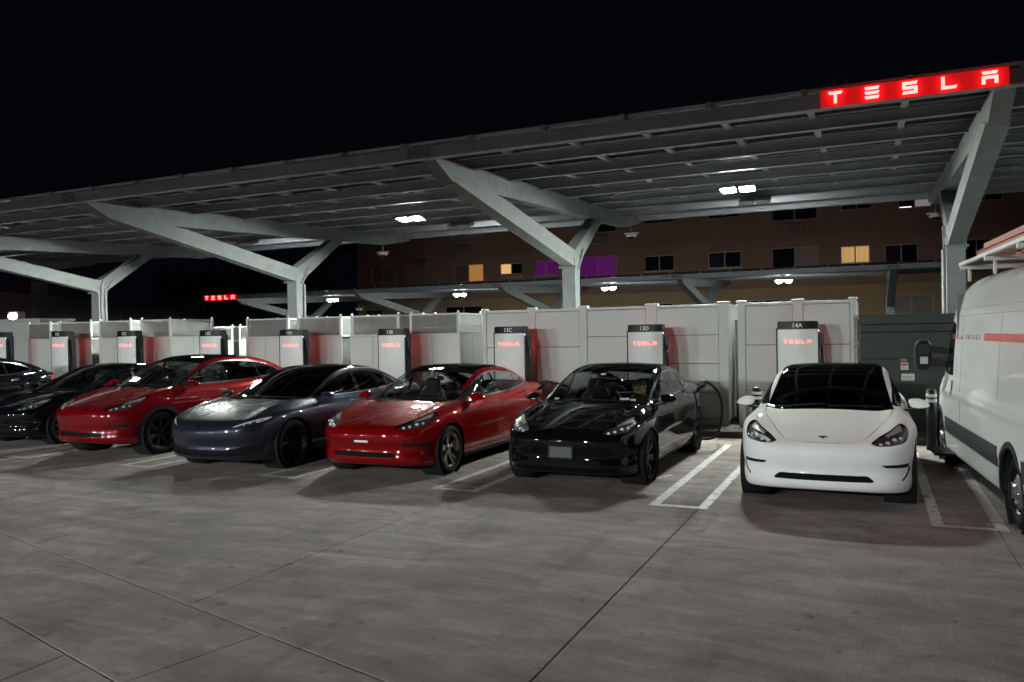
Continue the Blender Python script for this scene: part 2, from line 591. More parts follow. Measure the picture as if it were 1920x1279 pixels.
# ------------------------------------------------------------------ hull profiles (metres; y runs from the nose to the tail)
SEDAN = dict(L=4.694, W=1.87, H=1.443, axle=0.841, wb=2.875, tyre=0.334, arch=0.368,
    deck=([-.1, 0, .05, .12, .3, .6, .9, 1.2, 1.45, 2, 3, 3.8, 4.2, 4.5, 4.62, 4.75],
          [.60, .672, .70, .728, .785, .862, .922, .962, .985, .99, 1.0, 1.035, 1.06, 1.065, 1.05, .98]),
    crown=([0, .5, 1.2, 2, 4.7], [.10, .09, .075, .06, .06]),
    fender=([0, .25, .5, .8, 1.1, 1.5, 2.0, 4.7], [0, .012, .035, .048, .04, .012, 0, 0]),
    w=([0, .5, .88, 1.35, 2.2, 3.1, 3.7, 4.2, 4.7], [.915, .926, .934, .918, .908, .92, .934, .91, .85]),
    prof=([.12, .20, .28, .36, .48, .60, .70, .80, .88, .95, 1.06], [.10, .065, .035, .016, .010, .002, 0, .012, .040, .085, .20]),
    fz=([.12, .18, .24, .30, .35, .40, .45, .52, .58, .66, .72, .78, .9], [.14, .070, .034, .020, .030, .042, .030, .008, .0, .008, .03, .07, .3]),
    fplan=([0, .2, .4, .55, .68, .78, .86, .92, .97], [0, .006, .03, .07, .145, .26, .44, .75, 1.3]),
    rz=([.14, .25, .4, .6, .8, .95, 1.03, 1.1], [.20, .10, .05, .02, 0, .01, .04, .12]),
    rplan=([0, .3, .5, .65, .76, .84, .92], [0, .02, .06, .13, .25, .42, .8]),
    bot=([0, .15, .5, 1, 2.3, 3.6, 4.3, 4.7], [.215, .190, .165, .155, .15, .16, .2, .28]),
    roof=([.9, 1.1, 1.2, 1.32, 1.5, 1.7, 1.9, 2.1, 2.3, 2.5, 2.68, 2.95, 3.25, 3.55, 3.85, 4.1, 4.3, 4.5, 4.7],
          [.83, .925, .975, 1.03, 1.115, 1.207, 1.293, 1.364, 1.413, 1.438, 1.443, 1.432, 1.395, 1.325, 1.23, 1.135, 1.06, .98, .9]),
    bow=([1.0, 2.0, 2.7, 3.4, 4.5], [.28, .20, 0.0, -.12, -.25]),
    gw=([.9, 1.2, 1.5, 1.8, 2.3, 3.0, 3.5, 3.9, 4.2, 4.6], [.77, .80, .825, .84, .846, .835, .80, .74, .68, .62]),
    tum=([.85, .95, 1.05, 1.15, 1.25, 1.33, 1.40, 1.46], [-.01, .015, .05, .092, .14, .182, .23, .28]),
    rcrown=.075, k_corner=.10, k_top=.10, k_roof=.10, k_belt=.035, fpos=.72, fwid=.13,
    # outlines that cut the hull into panels
    dlo=[(1.40, .975), (1.75, .978), (2.4, .985), (3.0, 1.0), (3.42, 1.025), (3.80, 1.075), (3.60, 1.175), (3.30, 1.262),
         (3.0, 1.312), (2.7, 1.335), (2.42, 1.325), (2.15, 1.282), (1.9, 1.20), (1.65, 1.095)],
    bpillar=[(2.46, .9), (2.55, .9), (2.50, 1.4), (2.42, 1.4)], cpillar=[(3.33, .9), (3.37, .9), (3.27, 1.4), (3.23, 1.4)],
    glazing=[(-.1, 1.125), (.3, 1.14), (.55, 1.175), (.725, 1.225), (.69, 1.42), (.635, 1.8), (.60, 2.15), (.60, 2.5), (.60, 3.0),
             (.575, 3.4), (.53, 3.8), (.46, 4.13), (.3, 4.2), (-.1, 4.22)],
    header=2.03, rearglass=3.02,
    hood=[(-.1, .698), (.20, .701), (.29, .708), (.385, .728), (.45, .762), (.556, .838), (.64, .905), (.69, .955), (.71, 1.2), (-.1, 1.2)],
    headlight=[(.776, .862), (.815, .835), (.825, .79), (.81, .725), (.765, .696), (.65, .679), (.53, .676), (.455, .702), (.535, .753), (.635, .80),
               (.70, .842), (.74, .865)],
    brow=[(.75, .87), (.775, .82), (.70, .795), (.62, .765), (.60, .78), (.70, .845)],
    fog=[(.56, .484), (.835, .480), (.815, .445), (.60, .458)], slit=[(.826, .452), (.815, .40), (.79, .355), (.752, .315)],
    grille=[(-.1, .371), (.43, .371), (.49, .322), (.475, .312), (-.1, .312)],
    fdoor=[(1.37, .27), (1.33, .60), (1.36, .80), (1.33, .93), (1.36, 1.6), (2.49, 1.6), (2.49, .27)],
    rdoor=[(2.49, .27), (2.49, 1.6), (3.9, 1.6), (3.62, 1.05), (3.46, .86), (3.26, .66), (3.19, .42), (3.05, .27)],
    tail=[(.52, .87), (.80, .80), (.99, .83), (.99, .95), (.6, .965)], trunk=(3.99, .66), sill=.215, cladding=0.0,
    mirror=(.972, 1.50, 1.00), handles=((2.30, .865), (3.42, .905)), cabin=(1.30, 3.4, .93))

def rescale(S, ymap, zmap, W, H, L, **over):
    """another body of the same family: lengths and heights moved piecewise, widths scaled"""
    wr = W / S['W']
    fy = lambda v: float(np.interp(v, ymap[0], ymap[1])) if 0 <= v <= ymap[0][-1] else (v if v < 0 else v + ymap[1][-1] - ymap[0][-1])
    fz = lambda v: float(np.interp(v, zmap[0], zmap[1]))
    D = dict(S)
    for k in ('deck', 'bot', 'roof'): D[k] = ([fy(a) for a in S[k][0]], [fz(b) for b in S[k][1]])
    for k in ('crown', 'fender', 'bow'): D[k] = ([fy(a) for a in S[k][0]], list(S[k][1]))
    for k in ('w', 'gw'): D[k] = ([fy(a) for a in S[k][0]], [b * wr for b in S[k][1]])
    for k in ('prof', 'fz', 'rz', 'tum'): D[k] = ([fz(a) for a in S[k][0]], list(S[k][1]))
    for k in ('fplan', 'rplan'): D[k] = ([a * wr for a in S[k][0]], list(S[k][1]))
    for k in ('dlo', 'bpillar', 'cpillar', 'fdoor', 'rdoor'): D[k] = [(fy(a), fz(b)) for a, b in S[k]]
    D['glazing'] = [(a * wr, fy(b)) for a, b in S['glazing']]
    for k in ('hood', 'headlight', 'brow', 'fog', 'slit', 'grille', 'tail'): D[k] = [(a * wr, fz(b)) for a, b in S[k]]
    D['lamps'] = [(a * wr, fz(b), r) for a, b, r in ((.56, .705, .019), (.625, .72, .021), (.69, .745, .023), (.755, .755, .016))]
    D.update(W=W, H=H, L=L, header=fy(S['header']), rearglass=fy(S['rearglass']), sill=fz(S['sill']), emblem=fz(.742),
             mirror=(S['mirror'][0] * wr, fy(S['mirror'][1]), fz(S['mirror'][2])), handles=tuple((fy(a), fz(b)) for a, b in S['handles']),
             cabin=(fy(S['cabin'][0]), fy(S['cabin'][1]), fz(S['cabin'][2])))
    D.update(over)
    return D

CROSSOVER = rescale(SEDAN, ([0, .84, 1.3, 2.05, 2.68, 3.716, 4.2, 4.694], [0, .875, 1.27, 2.0, 2.62, 3.765, 4.35, 4.75]),
                    ([.12, .2, .35, .70, .95, 1.05, 1.443, 1.8], [.16, .25, .40, .80, 1.075, 1.185, 1.624, 1.98]), 1.925, 1.624, 4.75,
                    axle=.875, wb=2.89, tyre=.358, rim=.252, arch=.392, cladding=.055, seatdz=.13, core=.64)
CROSSOVER['roof'] = ([.85, 1.05, 1.2, 1.32, 1.5, 1.7, 1.9, 2.1, 2.35, 2.6, 2.9, 3.2, 3.55, 3.9, 4.2, 4.45, 4.6, 4.75],
                     [.94, 1.05, 1.125, 1.185, 1.275, 1.38, 1.475, 1.545, 1.60, 1.622, 1.62, 1.60, 1.55, 1.47, 1.375, 1.27, 1.19, 1.10])
CROSSOVER['dlo'] = [(1.34, 1.105), (1.75, 1.11), (2.4, 1.118), (3.0, 1.13), (3.5, 1.155), (4.02, 1.23), (3.85, 1.335), (3.50, 1.435),
                    (3.1, 1.49), (2.75, 1.51), (2.42, 1.505), (2.15, 1.46), (1.9, 1.37), (1.62, 1.24)]
CROSSOVER['hood'] = [(-.1, .79), (.20, .793), (.32, .80), (.42, .825), (.50, .87), (.60, .95), (.68, 1.02), (.73, 1.09), (.74, 1.3), (-.1, 1.3)]
CROSSOVER['bumps'] = ((0, .0, .64, .42, .35, .075, -.018), (0, .0, .34, .55, .3, .03, .006))
CROSSOVER['slit'] = None

LIFTBACK = rescale(SEDAN, ([0, .84, 1.3, 2.05, 2.68, 3.716, 4.2, 4.694], [0, .93, 1.40, 2.2, 2.85, 3.89, 4.42, 4.97]),
                   ([.12, .2, .35, .70, .95, 1.05, 1.443, 1.8], [.13, .2, .34, .705, .945, 1.045, 1.445, 1.8]), 1.964, 1.445, 4.97,
                   axle=.93, wb=2.96, tyre=.352, rim=.256, arch=.385)
LIFTBACK['deck'] = ([-.1, 0, .05, .12, .3, .6, .9, 1.3, 1.6, 2.2, 3.2, 4.0, 4.4, 4.75, 4.9, 5.05],
                    [.59, .668, .70, .735, .80, .88, .935, .975, .99, .99, 1.0, 1.03, 1.05, 1.045, 1.03, .96])
LIFTBACK['fender'] = ([0, .25, .5, .85, 1.2, 1.6, 2.2, 5], [0, .012, .03, .05, .045, .018, 0, 0])
LIFTBACK['fplan'] = ([0, .2, .42, .60, .74, .84, .92, .97, 1.02], [0, .012, .055, .12, .22, .37, .56, .85, 1.4])
LIFTBACK['headlight'] = [(.50, .668), (.56, .694), (.66, .735), (.78, .775), (.865, .80), (.875, .775), (.85, .745), (.79, .715), (.70, .688), (.60, .665)]
LIFTBACK['brow'] = [(.50, .668), (.56, .694), (.66, .735), (.78, .775), (.865, .80), (.875, .775), (.85, .745), (.79, .715), (.775, .728), (.825, .755), (.835, .775),
                    (.78, .755), (.66, .716), (.57, .68), (.52, .66)]
LIFTBACK['lamps'] = ((.66, .70, .014), (.72, .722, .016), (.78, .745, .014))
LIFTBACK['hood'] = [(-.1, .672), (.2, .676), (.36, .69), (.47, .715), (.56, .765), (.66, .845), (.735, .92), (.75, 1.2), (-.1, 1.2)]
LIFTBACK['grille'] = [(-.1, .335), (.42, .335), (.52, .355), (.70, .40), (.735, .375), (.72, .285), (.55, .262), (-.1, .255)]
LIFTBACK['fog'] = [(.745, .40), (.845, .425), (.84, .30), (.735, .285)]
LIFTBACK['slit'] = None
LIFTBACK['barmat'] = 'lamp_bar_bright'
LIFTBACK['emblem'], LIFTBACK['emb'] = .655, 1.35
LIFTBACK['bumps'] = ((0, .0, .50, .6, .4, .09, .012),)
LIFTBACK['cpillar'] = [(3.62, .9), (3.66, .9), (3.56, 1.4), (3.52, 1.4)]

VAN = dict(L=5.99, W=2.05, H=2.52, axle=.95, wb=4.035, tyre=.345, arch=.405, core=.9, rim=.215,
    deck=([-.1, 0, .1, .25, .5, .8, 1.1, 6.2], [.80, .90, 1.0, 1.08, 1.17, 1.25, 1.30, 1.32]),
    crown=([0, 1.0, 6], [.10, .08, .05]), fender=([0, 6], [0, 0]),
    w=([0, .5, .95, 1.6, 6.0], [.97, 1.0, 1.02, 1.025, 1.025]),
    prof=([.12, .22, .30, .45, .60, .80, .95, 1.04, 1.12, 1.3, 1.5], [.09, .04, .018, .008, .004, .014, .016, -.004, .026, .012, .014]),
    fz=([.12, .25, .45, .7, .9, 1.1], [.14, .04, .0, .02, .09, .25]),
    fplan=([0, .3, .6, .8, .92, 1.02], [0, .02, .09, .2, .36, .8]),
    rz=([.14, .4, 1, 2, 2.5], [.04, .01, 0, .03, .08]), rplan=([0, .6, .9, 1.02], [0, .01, .05, .14]),
    bot=([0, .5, 1, 6], [.26, .24, .22, .26]),
    roof=([.5, .8, 1.0, 1.3, 1.6, 1.9, 2.2, 2.6, 6], [1.10, 1.30, 1.50, 1.84, 2.14, 2.36, 2.46, 2.50, 2.52]),
    bow=([.5, 1.8, 2.6, 6], [.22, .16, 0, 0]), gw=([.5, 1.2, 1.8, 2.4, 6.2], [.90, .955, .99, 1.0, 1.0]),
    tum=([.9, 1.3, 1.5, 1.7, 1.9, 2.05, 2.2, 2.35, 2.52], [-.015, -.01, 0, .015, .035, .045, .075, .12, .19]),
    rcrown=.03, k_corner=.12, k_top=.14, k_roof=.14, k_belt=.05, fpos=.7,
    dlo=[(1.02, 1.30), (1.60, 1.26), (2.02, 1.27), (2.02, 1.92), (1.72, 1.97), (1.52, 1.88), (1.2, 1.52)],
    bpillar=[(9, .9), (9.1, .9), (9.1, 1.4)], cpillar=[(9, .9), (9.1, .9), (9.1, 1.4)],
    glazing=[(-.1, .72), (.4, .76), (.80, .90), (.76, 1.2), (.72, 1.72), (.4, 1.70), (-.1, 1.69)], header=9, rearglass=9,
    hood=[(-.1, .86), (.5, .88), (.74, .98), (.82, 1.16), (.82, 1.4), (-.1, 1.4)],
    headlight=[(.60, .80), (.88, .86), (.93, 1.05), (.86, 1.12), (.66, .95)], brow=None, fog=None, slit=None,
    grille=[(-.1, .70), (.45, .68), (.40, .45), (-.1, .42)],
    fdoor=[(1.36, .50), (1.36, .78), (1.22, .95), (1.0, 1.15), (1.0, 2.05), (2.10, 2.05), (2.10, .50)], rdoor=[(9, .3), (9.1, .3), (9.1, .4)],
    tail=[(.86, 1.0), (1.1, 1.0), (1.1, 1.5), (.86, 1.5)], taily=.10, trunk=None, sill=.245, cladding=.055,
    mirror=(1.23, 1.18, 1.42), handles=((1.96, 1.10), (9, 1)), cabin=(1.0, 2.0, 1.25))
# ------------------------------------------------------------------ cars
def superell(c, r, e=2.6, n=14, m_=20):
    """rounded block: centre, half sizes, squareness"""
    def sp(t, f):
        v = f(t); return math.copysign(abs(v) ** (2 / e), v)
    vs_, fs_ = [], []
    for i in range(n + 1):
        a = -math.pi / 2 + math.pi * i / n
        for k in range(m_):
            b = 2 * math.pi * k / m_
            vs_.append((c[0] + r[0] * sp(a, math.cos) * sp(b, math.cos), c[1] + r[1] * sp(a, math.cos) * sp(b, math.sin), c[2] + r[2] * sp(a, math.sin)))
    for i in range(n):
        for k in range(m_):
            fs_.append((i * m_ + k, i * m_ + (k + 1) % m_, (i + 1) * m_ + (k + 1) % m_, (i + 1) * m_ + k))
    return vs_, fs_

def cut_hull(S, fine=.016, coarse=.030):
    """hull cut along every outline; returns {panel name: (vertices, triangles)} data"""
    h = Hull(S)
    V, T = h.grid(fine, coarse)
    ax, wb = S['axle'], S['wb']
    def sd_front(P, poly, ymax):
        return np.where(P[:, 1] < ymax, sd_poly(np.stack([np.abs(P[:, 0]), P[:, 2]], 1), poly), 1.0)
    def sd_side(P, poly, zmin=-1.0, xmin=.4):
        return np.where((P[:, 2] > zmin) & (np.abs(P[:, 0]) > xmin), sd_poly(P[:, 1:], poly), 1.0)
    def sd_top(P, poly, zmin):
        return np.where(P[:, 2] > zmin, sd_poly(np.stack([np.abs(P[:, 0]), P[:, 1]], 1), poly), 1.0)
    def sd_rear(P, poly):
        return np.where(P[:, 1] > h.L - S.get('taily', .36), sd_poly(np.stack([np.abs(P[:, 0]), P[:, 2]], 1), poly), 1.0)
    def sd_arch(P, r):
        d = np.minimum(np.hypot(P[:, 1] - ax, P[:, 2] - S['tyre']), np.hypot(P[:, 1] - ax - wb, P[:, 2] - S['tyre'])) - r
        return np.where(np.abs(P[:, 0]) > .58, d, 1.0)
    R = {k: rounded(S[k], r) for k, r in (('dlo', .05), ('glazing', .06), ('hood', .05), ('headlight', .03), ('fog', .012), ('grille', .02),
                                          ('fdoor', .05), ('rdoor', .05), ('tail', .03)) if S.get(k)}
    zb = S['cabin'][2]
    F = {'arch': lambda P: sd_arch(P, S['arch']),
         'dlo': lambda P: sd_side(P, R['dlo'], .86), 'dlo2': lambda P: sd_side(P, R['dlo'], .86) + .017,
         'bp': lambda P: sd_side(P, S['bpillar'], .86), 'cp': lambda P: sd_side(P, S['cpillar'], .86),
         'glz': lambda P: sd_top(P, R['glazing'], zb - .02),
         'hdr': lambda P: P[:, 1] - S['header'] - .10 * P[:, 0] ** 2, 'rgl': lambda P: P[:, 1] - S['rearglass'] + .2 * P[:, 0] ** 2,
         'hood': lambda P: sd_front(P, R['hood'], 1.5),
         'hl': lambda P: sd_front(P, R['headlight'], 1.25),
         'fd': lambda P: sd_side(P, R['fdoor'], -1, .5), 'rd': lambda P: sd_side(P, R['rdoor'], -1, .5),
         'sill': lambda P: P[:, 2] - S['sill'] + .055 * np.clip((1.05 - P[:, 1]) / .4, 0, 1), 'tail': lambda P: sd_rear(P, R['tail'])}
    if S.get('fog'): F['fog'] = lambda P: sd_front(P, R['fog'], .7)
    if S.get('grille'): F['gr'] = lambda P: sd_front(P, R['grille'], .6)
    if S['cladding'] > 0: F['clad'] = lambda P: sd_arch(P, S['arch'] + S['cladding'])
    for k in F:
        V, T = split_level(V, T, F[k](V), h)
    C = V[T].mean(1)
    A = {k: F[k](C) < 0 for k in F}
    N = h.normals(C)
    lab = np.full(len(T), 'body', dtype='U16')
    sgn = np.where(C[:, 0] > 0, 'L', 'R')
    lab[A['fd']] = np.char.add('front_door', sgn[A['fd']]) if A['fd'].any() else 'x'
    lab[A['rd']] = np.char.add('rear_door', sgn[A['rd']])
    lab[A['hood'] & (N[:, 2] > .1)] = 'hood'
    lab[A['tail']] = np.char.add('tail_light', sgn[A['tail']])
    fb = np.where(C[:, 1] < ax + wb / 2, 'F', 'B')
    if 'clad' in A: lab[A['clad']] = np.char.add('cladding', np.char.add(fb, sgn))[A['clad']]
    lab[A['sill']] = 'underbody'
    if 'gr' in A: lab[A['gr']] = 'grille'
    if 'fog' in A: lab[A['fog']] = np.char.add('fog', sgn[A['fog']])
    lab[A['hl']] = np.char.add('headlight', sgn[A['hl']])
    g = A['glz'] & ~A['dlo'] & (N[:, 2] > .05)
    lab[g] = 'roof_glass'
    lab[g & A['hdr']] = 'windscreen'
    lab[g & ~A['rgl']] = 'rear_window'
    d = A['dlo']
    lab[d] = np.char.add('window_trim', sgn[d])
    w = A['dlo2'] & ~A['bp'] & ~A['cp']
    yb = S['bpillar'][0][0]; yc = S['cpillar'][0][0] - .05
    lab[w] = np.char.add('front_window', sgn[w])
    lab[w & (C[:, 1] > yb)] = np.char.add('rear_window', sgn[w & (C[:, 1] > yb)])
    lab[w & (C[:, 1] > yc)] = np.char.add('quarter_window', sgn[w & (C[:, 1] > yc)])
    lab[A['dlo2'] & (A['bp'] | A['cp'])] = np.char.add('pillar', sgn[A['dlo2'] & (A['bp'] | A['cp'])])
    lab[A['arch'] & (lab != 'hood')] = 'cut'
    return h, V, T, lab

def ribbon(h, pts, width, off, y0, name, wrap='front'):
    """narrow raised strip lying on the hull along (x,z) points seen from the front"""
    pts = np.array(pts, float)
    t = np.linspace(0, len(pts) - 1, 6 * (len(pts) - 1) + 1)
    q = np.stack([np.interp(t, range(len(pts)), pts[:, k]) for k in (0, 1)], 1)
    d = np.gradient(q, axis=0); d /= np.linalg.norm(d, axis=1)[:, None]
    n = np.stack([-d[:, 1], d[:, 0]], 1)
    wd = (width if np.ndim(width) else np.full(len(q), width))
    a, b = q + n * (wd / 2)[:, None] if np.ndim(wd) else 0, q - n * (wd / 2)[:, None]
    A, B = h.from_front(a[:, 0], a[:, 1]), h.from_front(b[:, 0], b[:, 1])
    NA, NB = h.normals(A), h.normals(B)
    A, B = A + NA * off, B + NB * off
    mb = MB()
    k = len(A)
    vs_ = np.concatenate([A, B, A - NA * 2 * off, B - NB * 2 * off]); vs_[:, 1] -= y0
    fs_ = []
    for i in range(k - 1):
        fs_ += [(i, i + 1, k + i + 1, k + i), (i, 2 * k + i, 2 * k + i + 1, i + 1), (k + i, k + i + 1, 3 * k + i + 1, 3 * k + i)]
    mb.add(vs_, fs_, False)
    return mb.mesh(name)

def tyre_mesh(R, r, w):
    mb = MB()
    p = [(r - .01, w * .30), (r + .005, w * .44), (r + .03, w * .485), ((R + r) / 2 + .01, w * .51), (R - .03, w * .485), (R - .010, w * .43),
         (R - .0015, w * .34), (R, w * .2)]
    for g in (.22, .07):
        p += [(R, w * g + .008), (R - .008, w * g + .006), (R - .008, w * g - .004), (R, w * g - .006)]
    prof = p + [(a, -b) for a, b in reversed(p)]
    mb.lathe(prof, (0, 0, 0), 'x', 56)
    return mb.mesh('tyre')

def rim_mesh(r, w, style):
    """outer face towards +x"""
    mb = MB()
    mb.lathe([(r, w * .46), (r + .006, w * .43), (r - .012, w * .40), (r - .018, w * .1), (r - .03, -w * .45)], (0, 0, 0), 'x', 48)
    xo = w * .34
    def spoke(a, wid0, wid1, r0, r1, x0, x1, th=.028):
        ca, sa = math.cos(a), math.sin(a)
        def P(rr, t, x): return (x, rr * ca - t * sa, rr * sa + t * ca)
        rows = []
        for k in range(5):
            u = k / 4; rr = r0 + (r1 - r0) * u; wd = wid0 + (wid1 - wid0) * u; x = x0 + (x1 - x0) * u ** 1.6
            rows.append([P(rr, -wd, x - .008), P(rr, -wd * .45, x), P(rr, wd * .45, x), P(rr, wd, x - .008), P(rr, wd * .8, x - th), P(rr, -wd * .8, x - th)])
        vs_ = [p for row in rows for p in row]
        mb.add(vs_, [(i * 6 + j, i * 6 + (j + 1) % 6, (i + 1) * 6 + (j + 1) % 6, (i + 1) * 6 + j) for i in range(4) for j in range(6)])
    if style == 'split':
        for k in range(5):
            a = 2 * math.pi * k / 5 + .3
            for s in (-1, 1):
                spoke(a + s * .16, .026, .016, .05, r - .014, xo - .025, xo + .012)
    elif style == 'turbine':
        for k in range(7):
            spoke(2 * math.pi * k / 7, .030, .048, .05, r - .014, xo - .012, xo + .008)
    else:
        for k in range(10):
            spoke(2 * math.pi * k / 10, .020, .018, .05, r - .014, xo - .02, xo + .01)
    mb.lathe([(0, xo - .004), (.03, xo - .004), (.062, xo - .018), (.07, xo - .05), (.07, 0)], (0, 0, 0), 'x', 24)
    for k in range(5):
        a = 2 * math.pi * k / 5
        mb.cyl((xo - .02, .05 * math.cos(a), .05 * math.sin(a)), (xo - .006, .05 * math.cos(a), .05 * math.sin(a)), .008, 8)
    return mb.mesh('rim')

def emblem_mesh(s=1.0):
    """thin raised badge: a T shaped shield with a curved bar above"""
    mb = MB()
    body = [(-.042, .018), (-.03, .024), (-.012, .022), (0, .026), (.012, .022), (.03, .024), (.042, .018), (.036, .008), (.018, .013), (.010, .006),
            (0, -.046), (-.010, .006), (-.018, .013), (-.036, .008)]
    mb.prism([(a * s, b * s) for a, b in body], 'y', -.003, .003)
    bar = [(-.043, .026), (-.022, .034), (0, .036), (.022, .034), (.043, .026), (.040, .022), (.02, .029), (0, .031), (-.02, .029), (-.040, .022)]
    mb.prism([(a * s, b * s) for a, b in bar], 'y', -.003, .003)
    return mb.mesh('emblem')

PAINT = {}
def paint(name, col, rough=.28, metal=.35, coat=1.0):
    mt = mat(name, col, rough=rough, metal=metal, coat=coat, spec=0.0, var=.03, vscale=3, inside=(.02, .02, .022))
    return mt

def car_materials():
    mat('black_plastic', (.012, .012, .013), .6, spec=.18, var=.12, vscale=30, bump=.15, bscale=240)
    mat('gloss_black', (.010, .010, .011), .10, coat=.6, var=.05)
    mat('tyre_rubber', (.010, .010, .010), .85, spec=.12, var=.25, vscale=22, bump=.2, bscale=120)
    mat('dark_rim', (.012, .012, .013), .40, metal=.5, spec=.3, var=.1)
    mat('silver_rim', (.42, .40, .38), .30, metal=.9, var=.08)
    mat('chrome', (.62, .62, .62), .12, metal=1.0, var=.02)
    mat('dark_chrome', (.05, .05, .052), .2, metal=.8, var=.02)
    mat('seat_black', (.020, .020, .021), .7, spec=.2, var=.15, vscale=12, bump=.2, bscale=90)
    mat('cabin_dark', (.012, .012, .013), .8, spec=.15, var=.1)
    mat('cabin_grey', (.16, .155, .15), .75, var=.06)
    mat('lamp_housing', (.055, .055, .058), .4, metal=.3, var=.2, vscale=40)
    mat('lamp_brow', (.52, .51, .51), .35, metal=.2, var=.05)
    mat('lamp_lens', (.55, .55, .57), .35, metal=.5)
    mat('tail_red', (.30, .01, .012), .15, coat=.8)
    glass('clear_glass', (.80, .85, .83))
    glass('tinted_glass', (.10, .11, .115), .7)
    glass('black_glass', (.015, .015, .016), .45)
    glass('lens_glass', (.93, .93, .94), 1.0)
    glass('smoke_glass', (.46, .48, .48), .7)
    mat('lamp_bar_bright', (.85, .85, .85), .4)
    mat('plate_grey', (.05, .053, .058), .5, var=.1)
    mat('white_strip', (.72, .72, .70), .4, var=.05)

class CarKind:
    """panel meshes of one kind of car, made once and shared"""
    def __init__(self, S):
        self.S = S
        self.h, V, T, lab = cut_hull(S)
        h, L = self.h, S['L']
        self.y0 = L / 2
        self.me = {}
        for k in np.unique(lab):
            if k == 'cut': continue
            Tk = T[lab == k]
            kw = dict(y0=self.y0)
            if k in ('body', 'hood') or 'door' in k: kw.update(flange=.006, gap=.0055 if k == 'hood' else .0035)
            elif k == 'grille' or k.startswith('fog'): kw.update(inset=.014)
            elif 'headlight' in k or 'tail' in k: kw.update(flange=.012, gap=.0012)
            elif 'window' in k or k in ('windscreen', 'roof_glass'): kw.update(inset=.003 if 'trim' not in k else -.003)
            elif k.startswith('cladding'): kw.update(inset=-.008, flange=.03)
            self.me[k] = panel_mesh(k.rstrip('LR'), h, V, Tk, **kw)
            if 'headlight' in k:
                self.me['bowl' + k[-1]] = panel_mesh('reflector', h, V, Tk, y0=self.y0, inset=.03)
        for nm, key in (('headlightL', 'L'), ('headlightR', 'R')):
            C = V[T[lab == nm]].mean(1)
            if S.get('brow'):
                b = sd_poly(np.stack([np.abs(C[:, 0]), C[:, 2]], 1), S['brow']) < 0
                if b.any():
                    self.me['brow' + key] = panel_mesh('light_bar', h, V, T[lab == nm][b], y0=self.y0, inset=.022)
        r = S['tyre']; rr = S.get('rim', .236)
        self.tyre = tyre_mesh(r, rr, .235)
        self.rims = {s: rim_mesh(rr, .235, s) for s in ('split', 'turbine', 'ten')}
        # arch liners
        self.liner = {}
        for sx in (1, -1):
            for yy in (S['axle'], S['axle'] + S['wb']):
                R = S['arch'] + .004
                self.liner[sx, yy] = MB().lathe([(R - .004, sx * (S['W'] / 2 - .035)), (R, sx * .86), (R, sx * .58), (.02, sx * .58)], (0, yy - self.y0, r), 'x', 32).mesh('wheel_arch')
        self.emb = emblem_mesh(S.get('emb', 1.0))

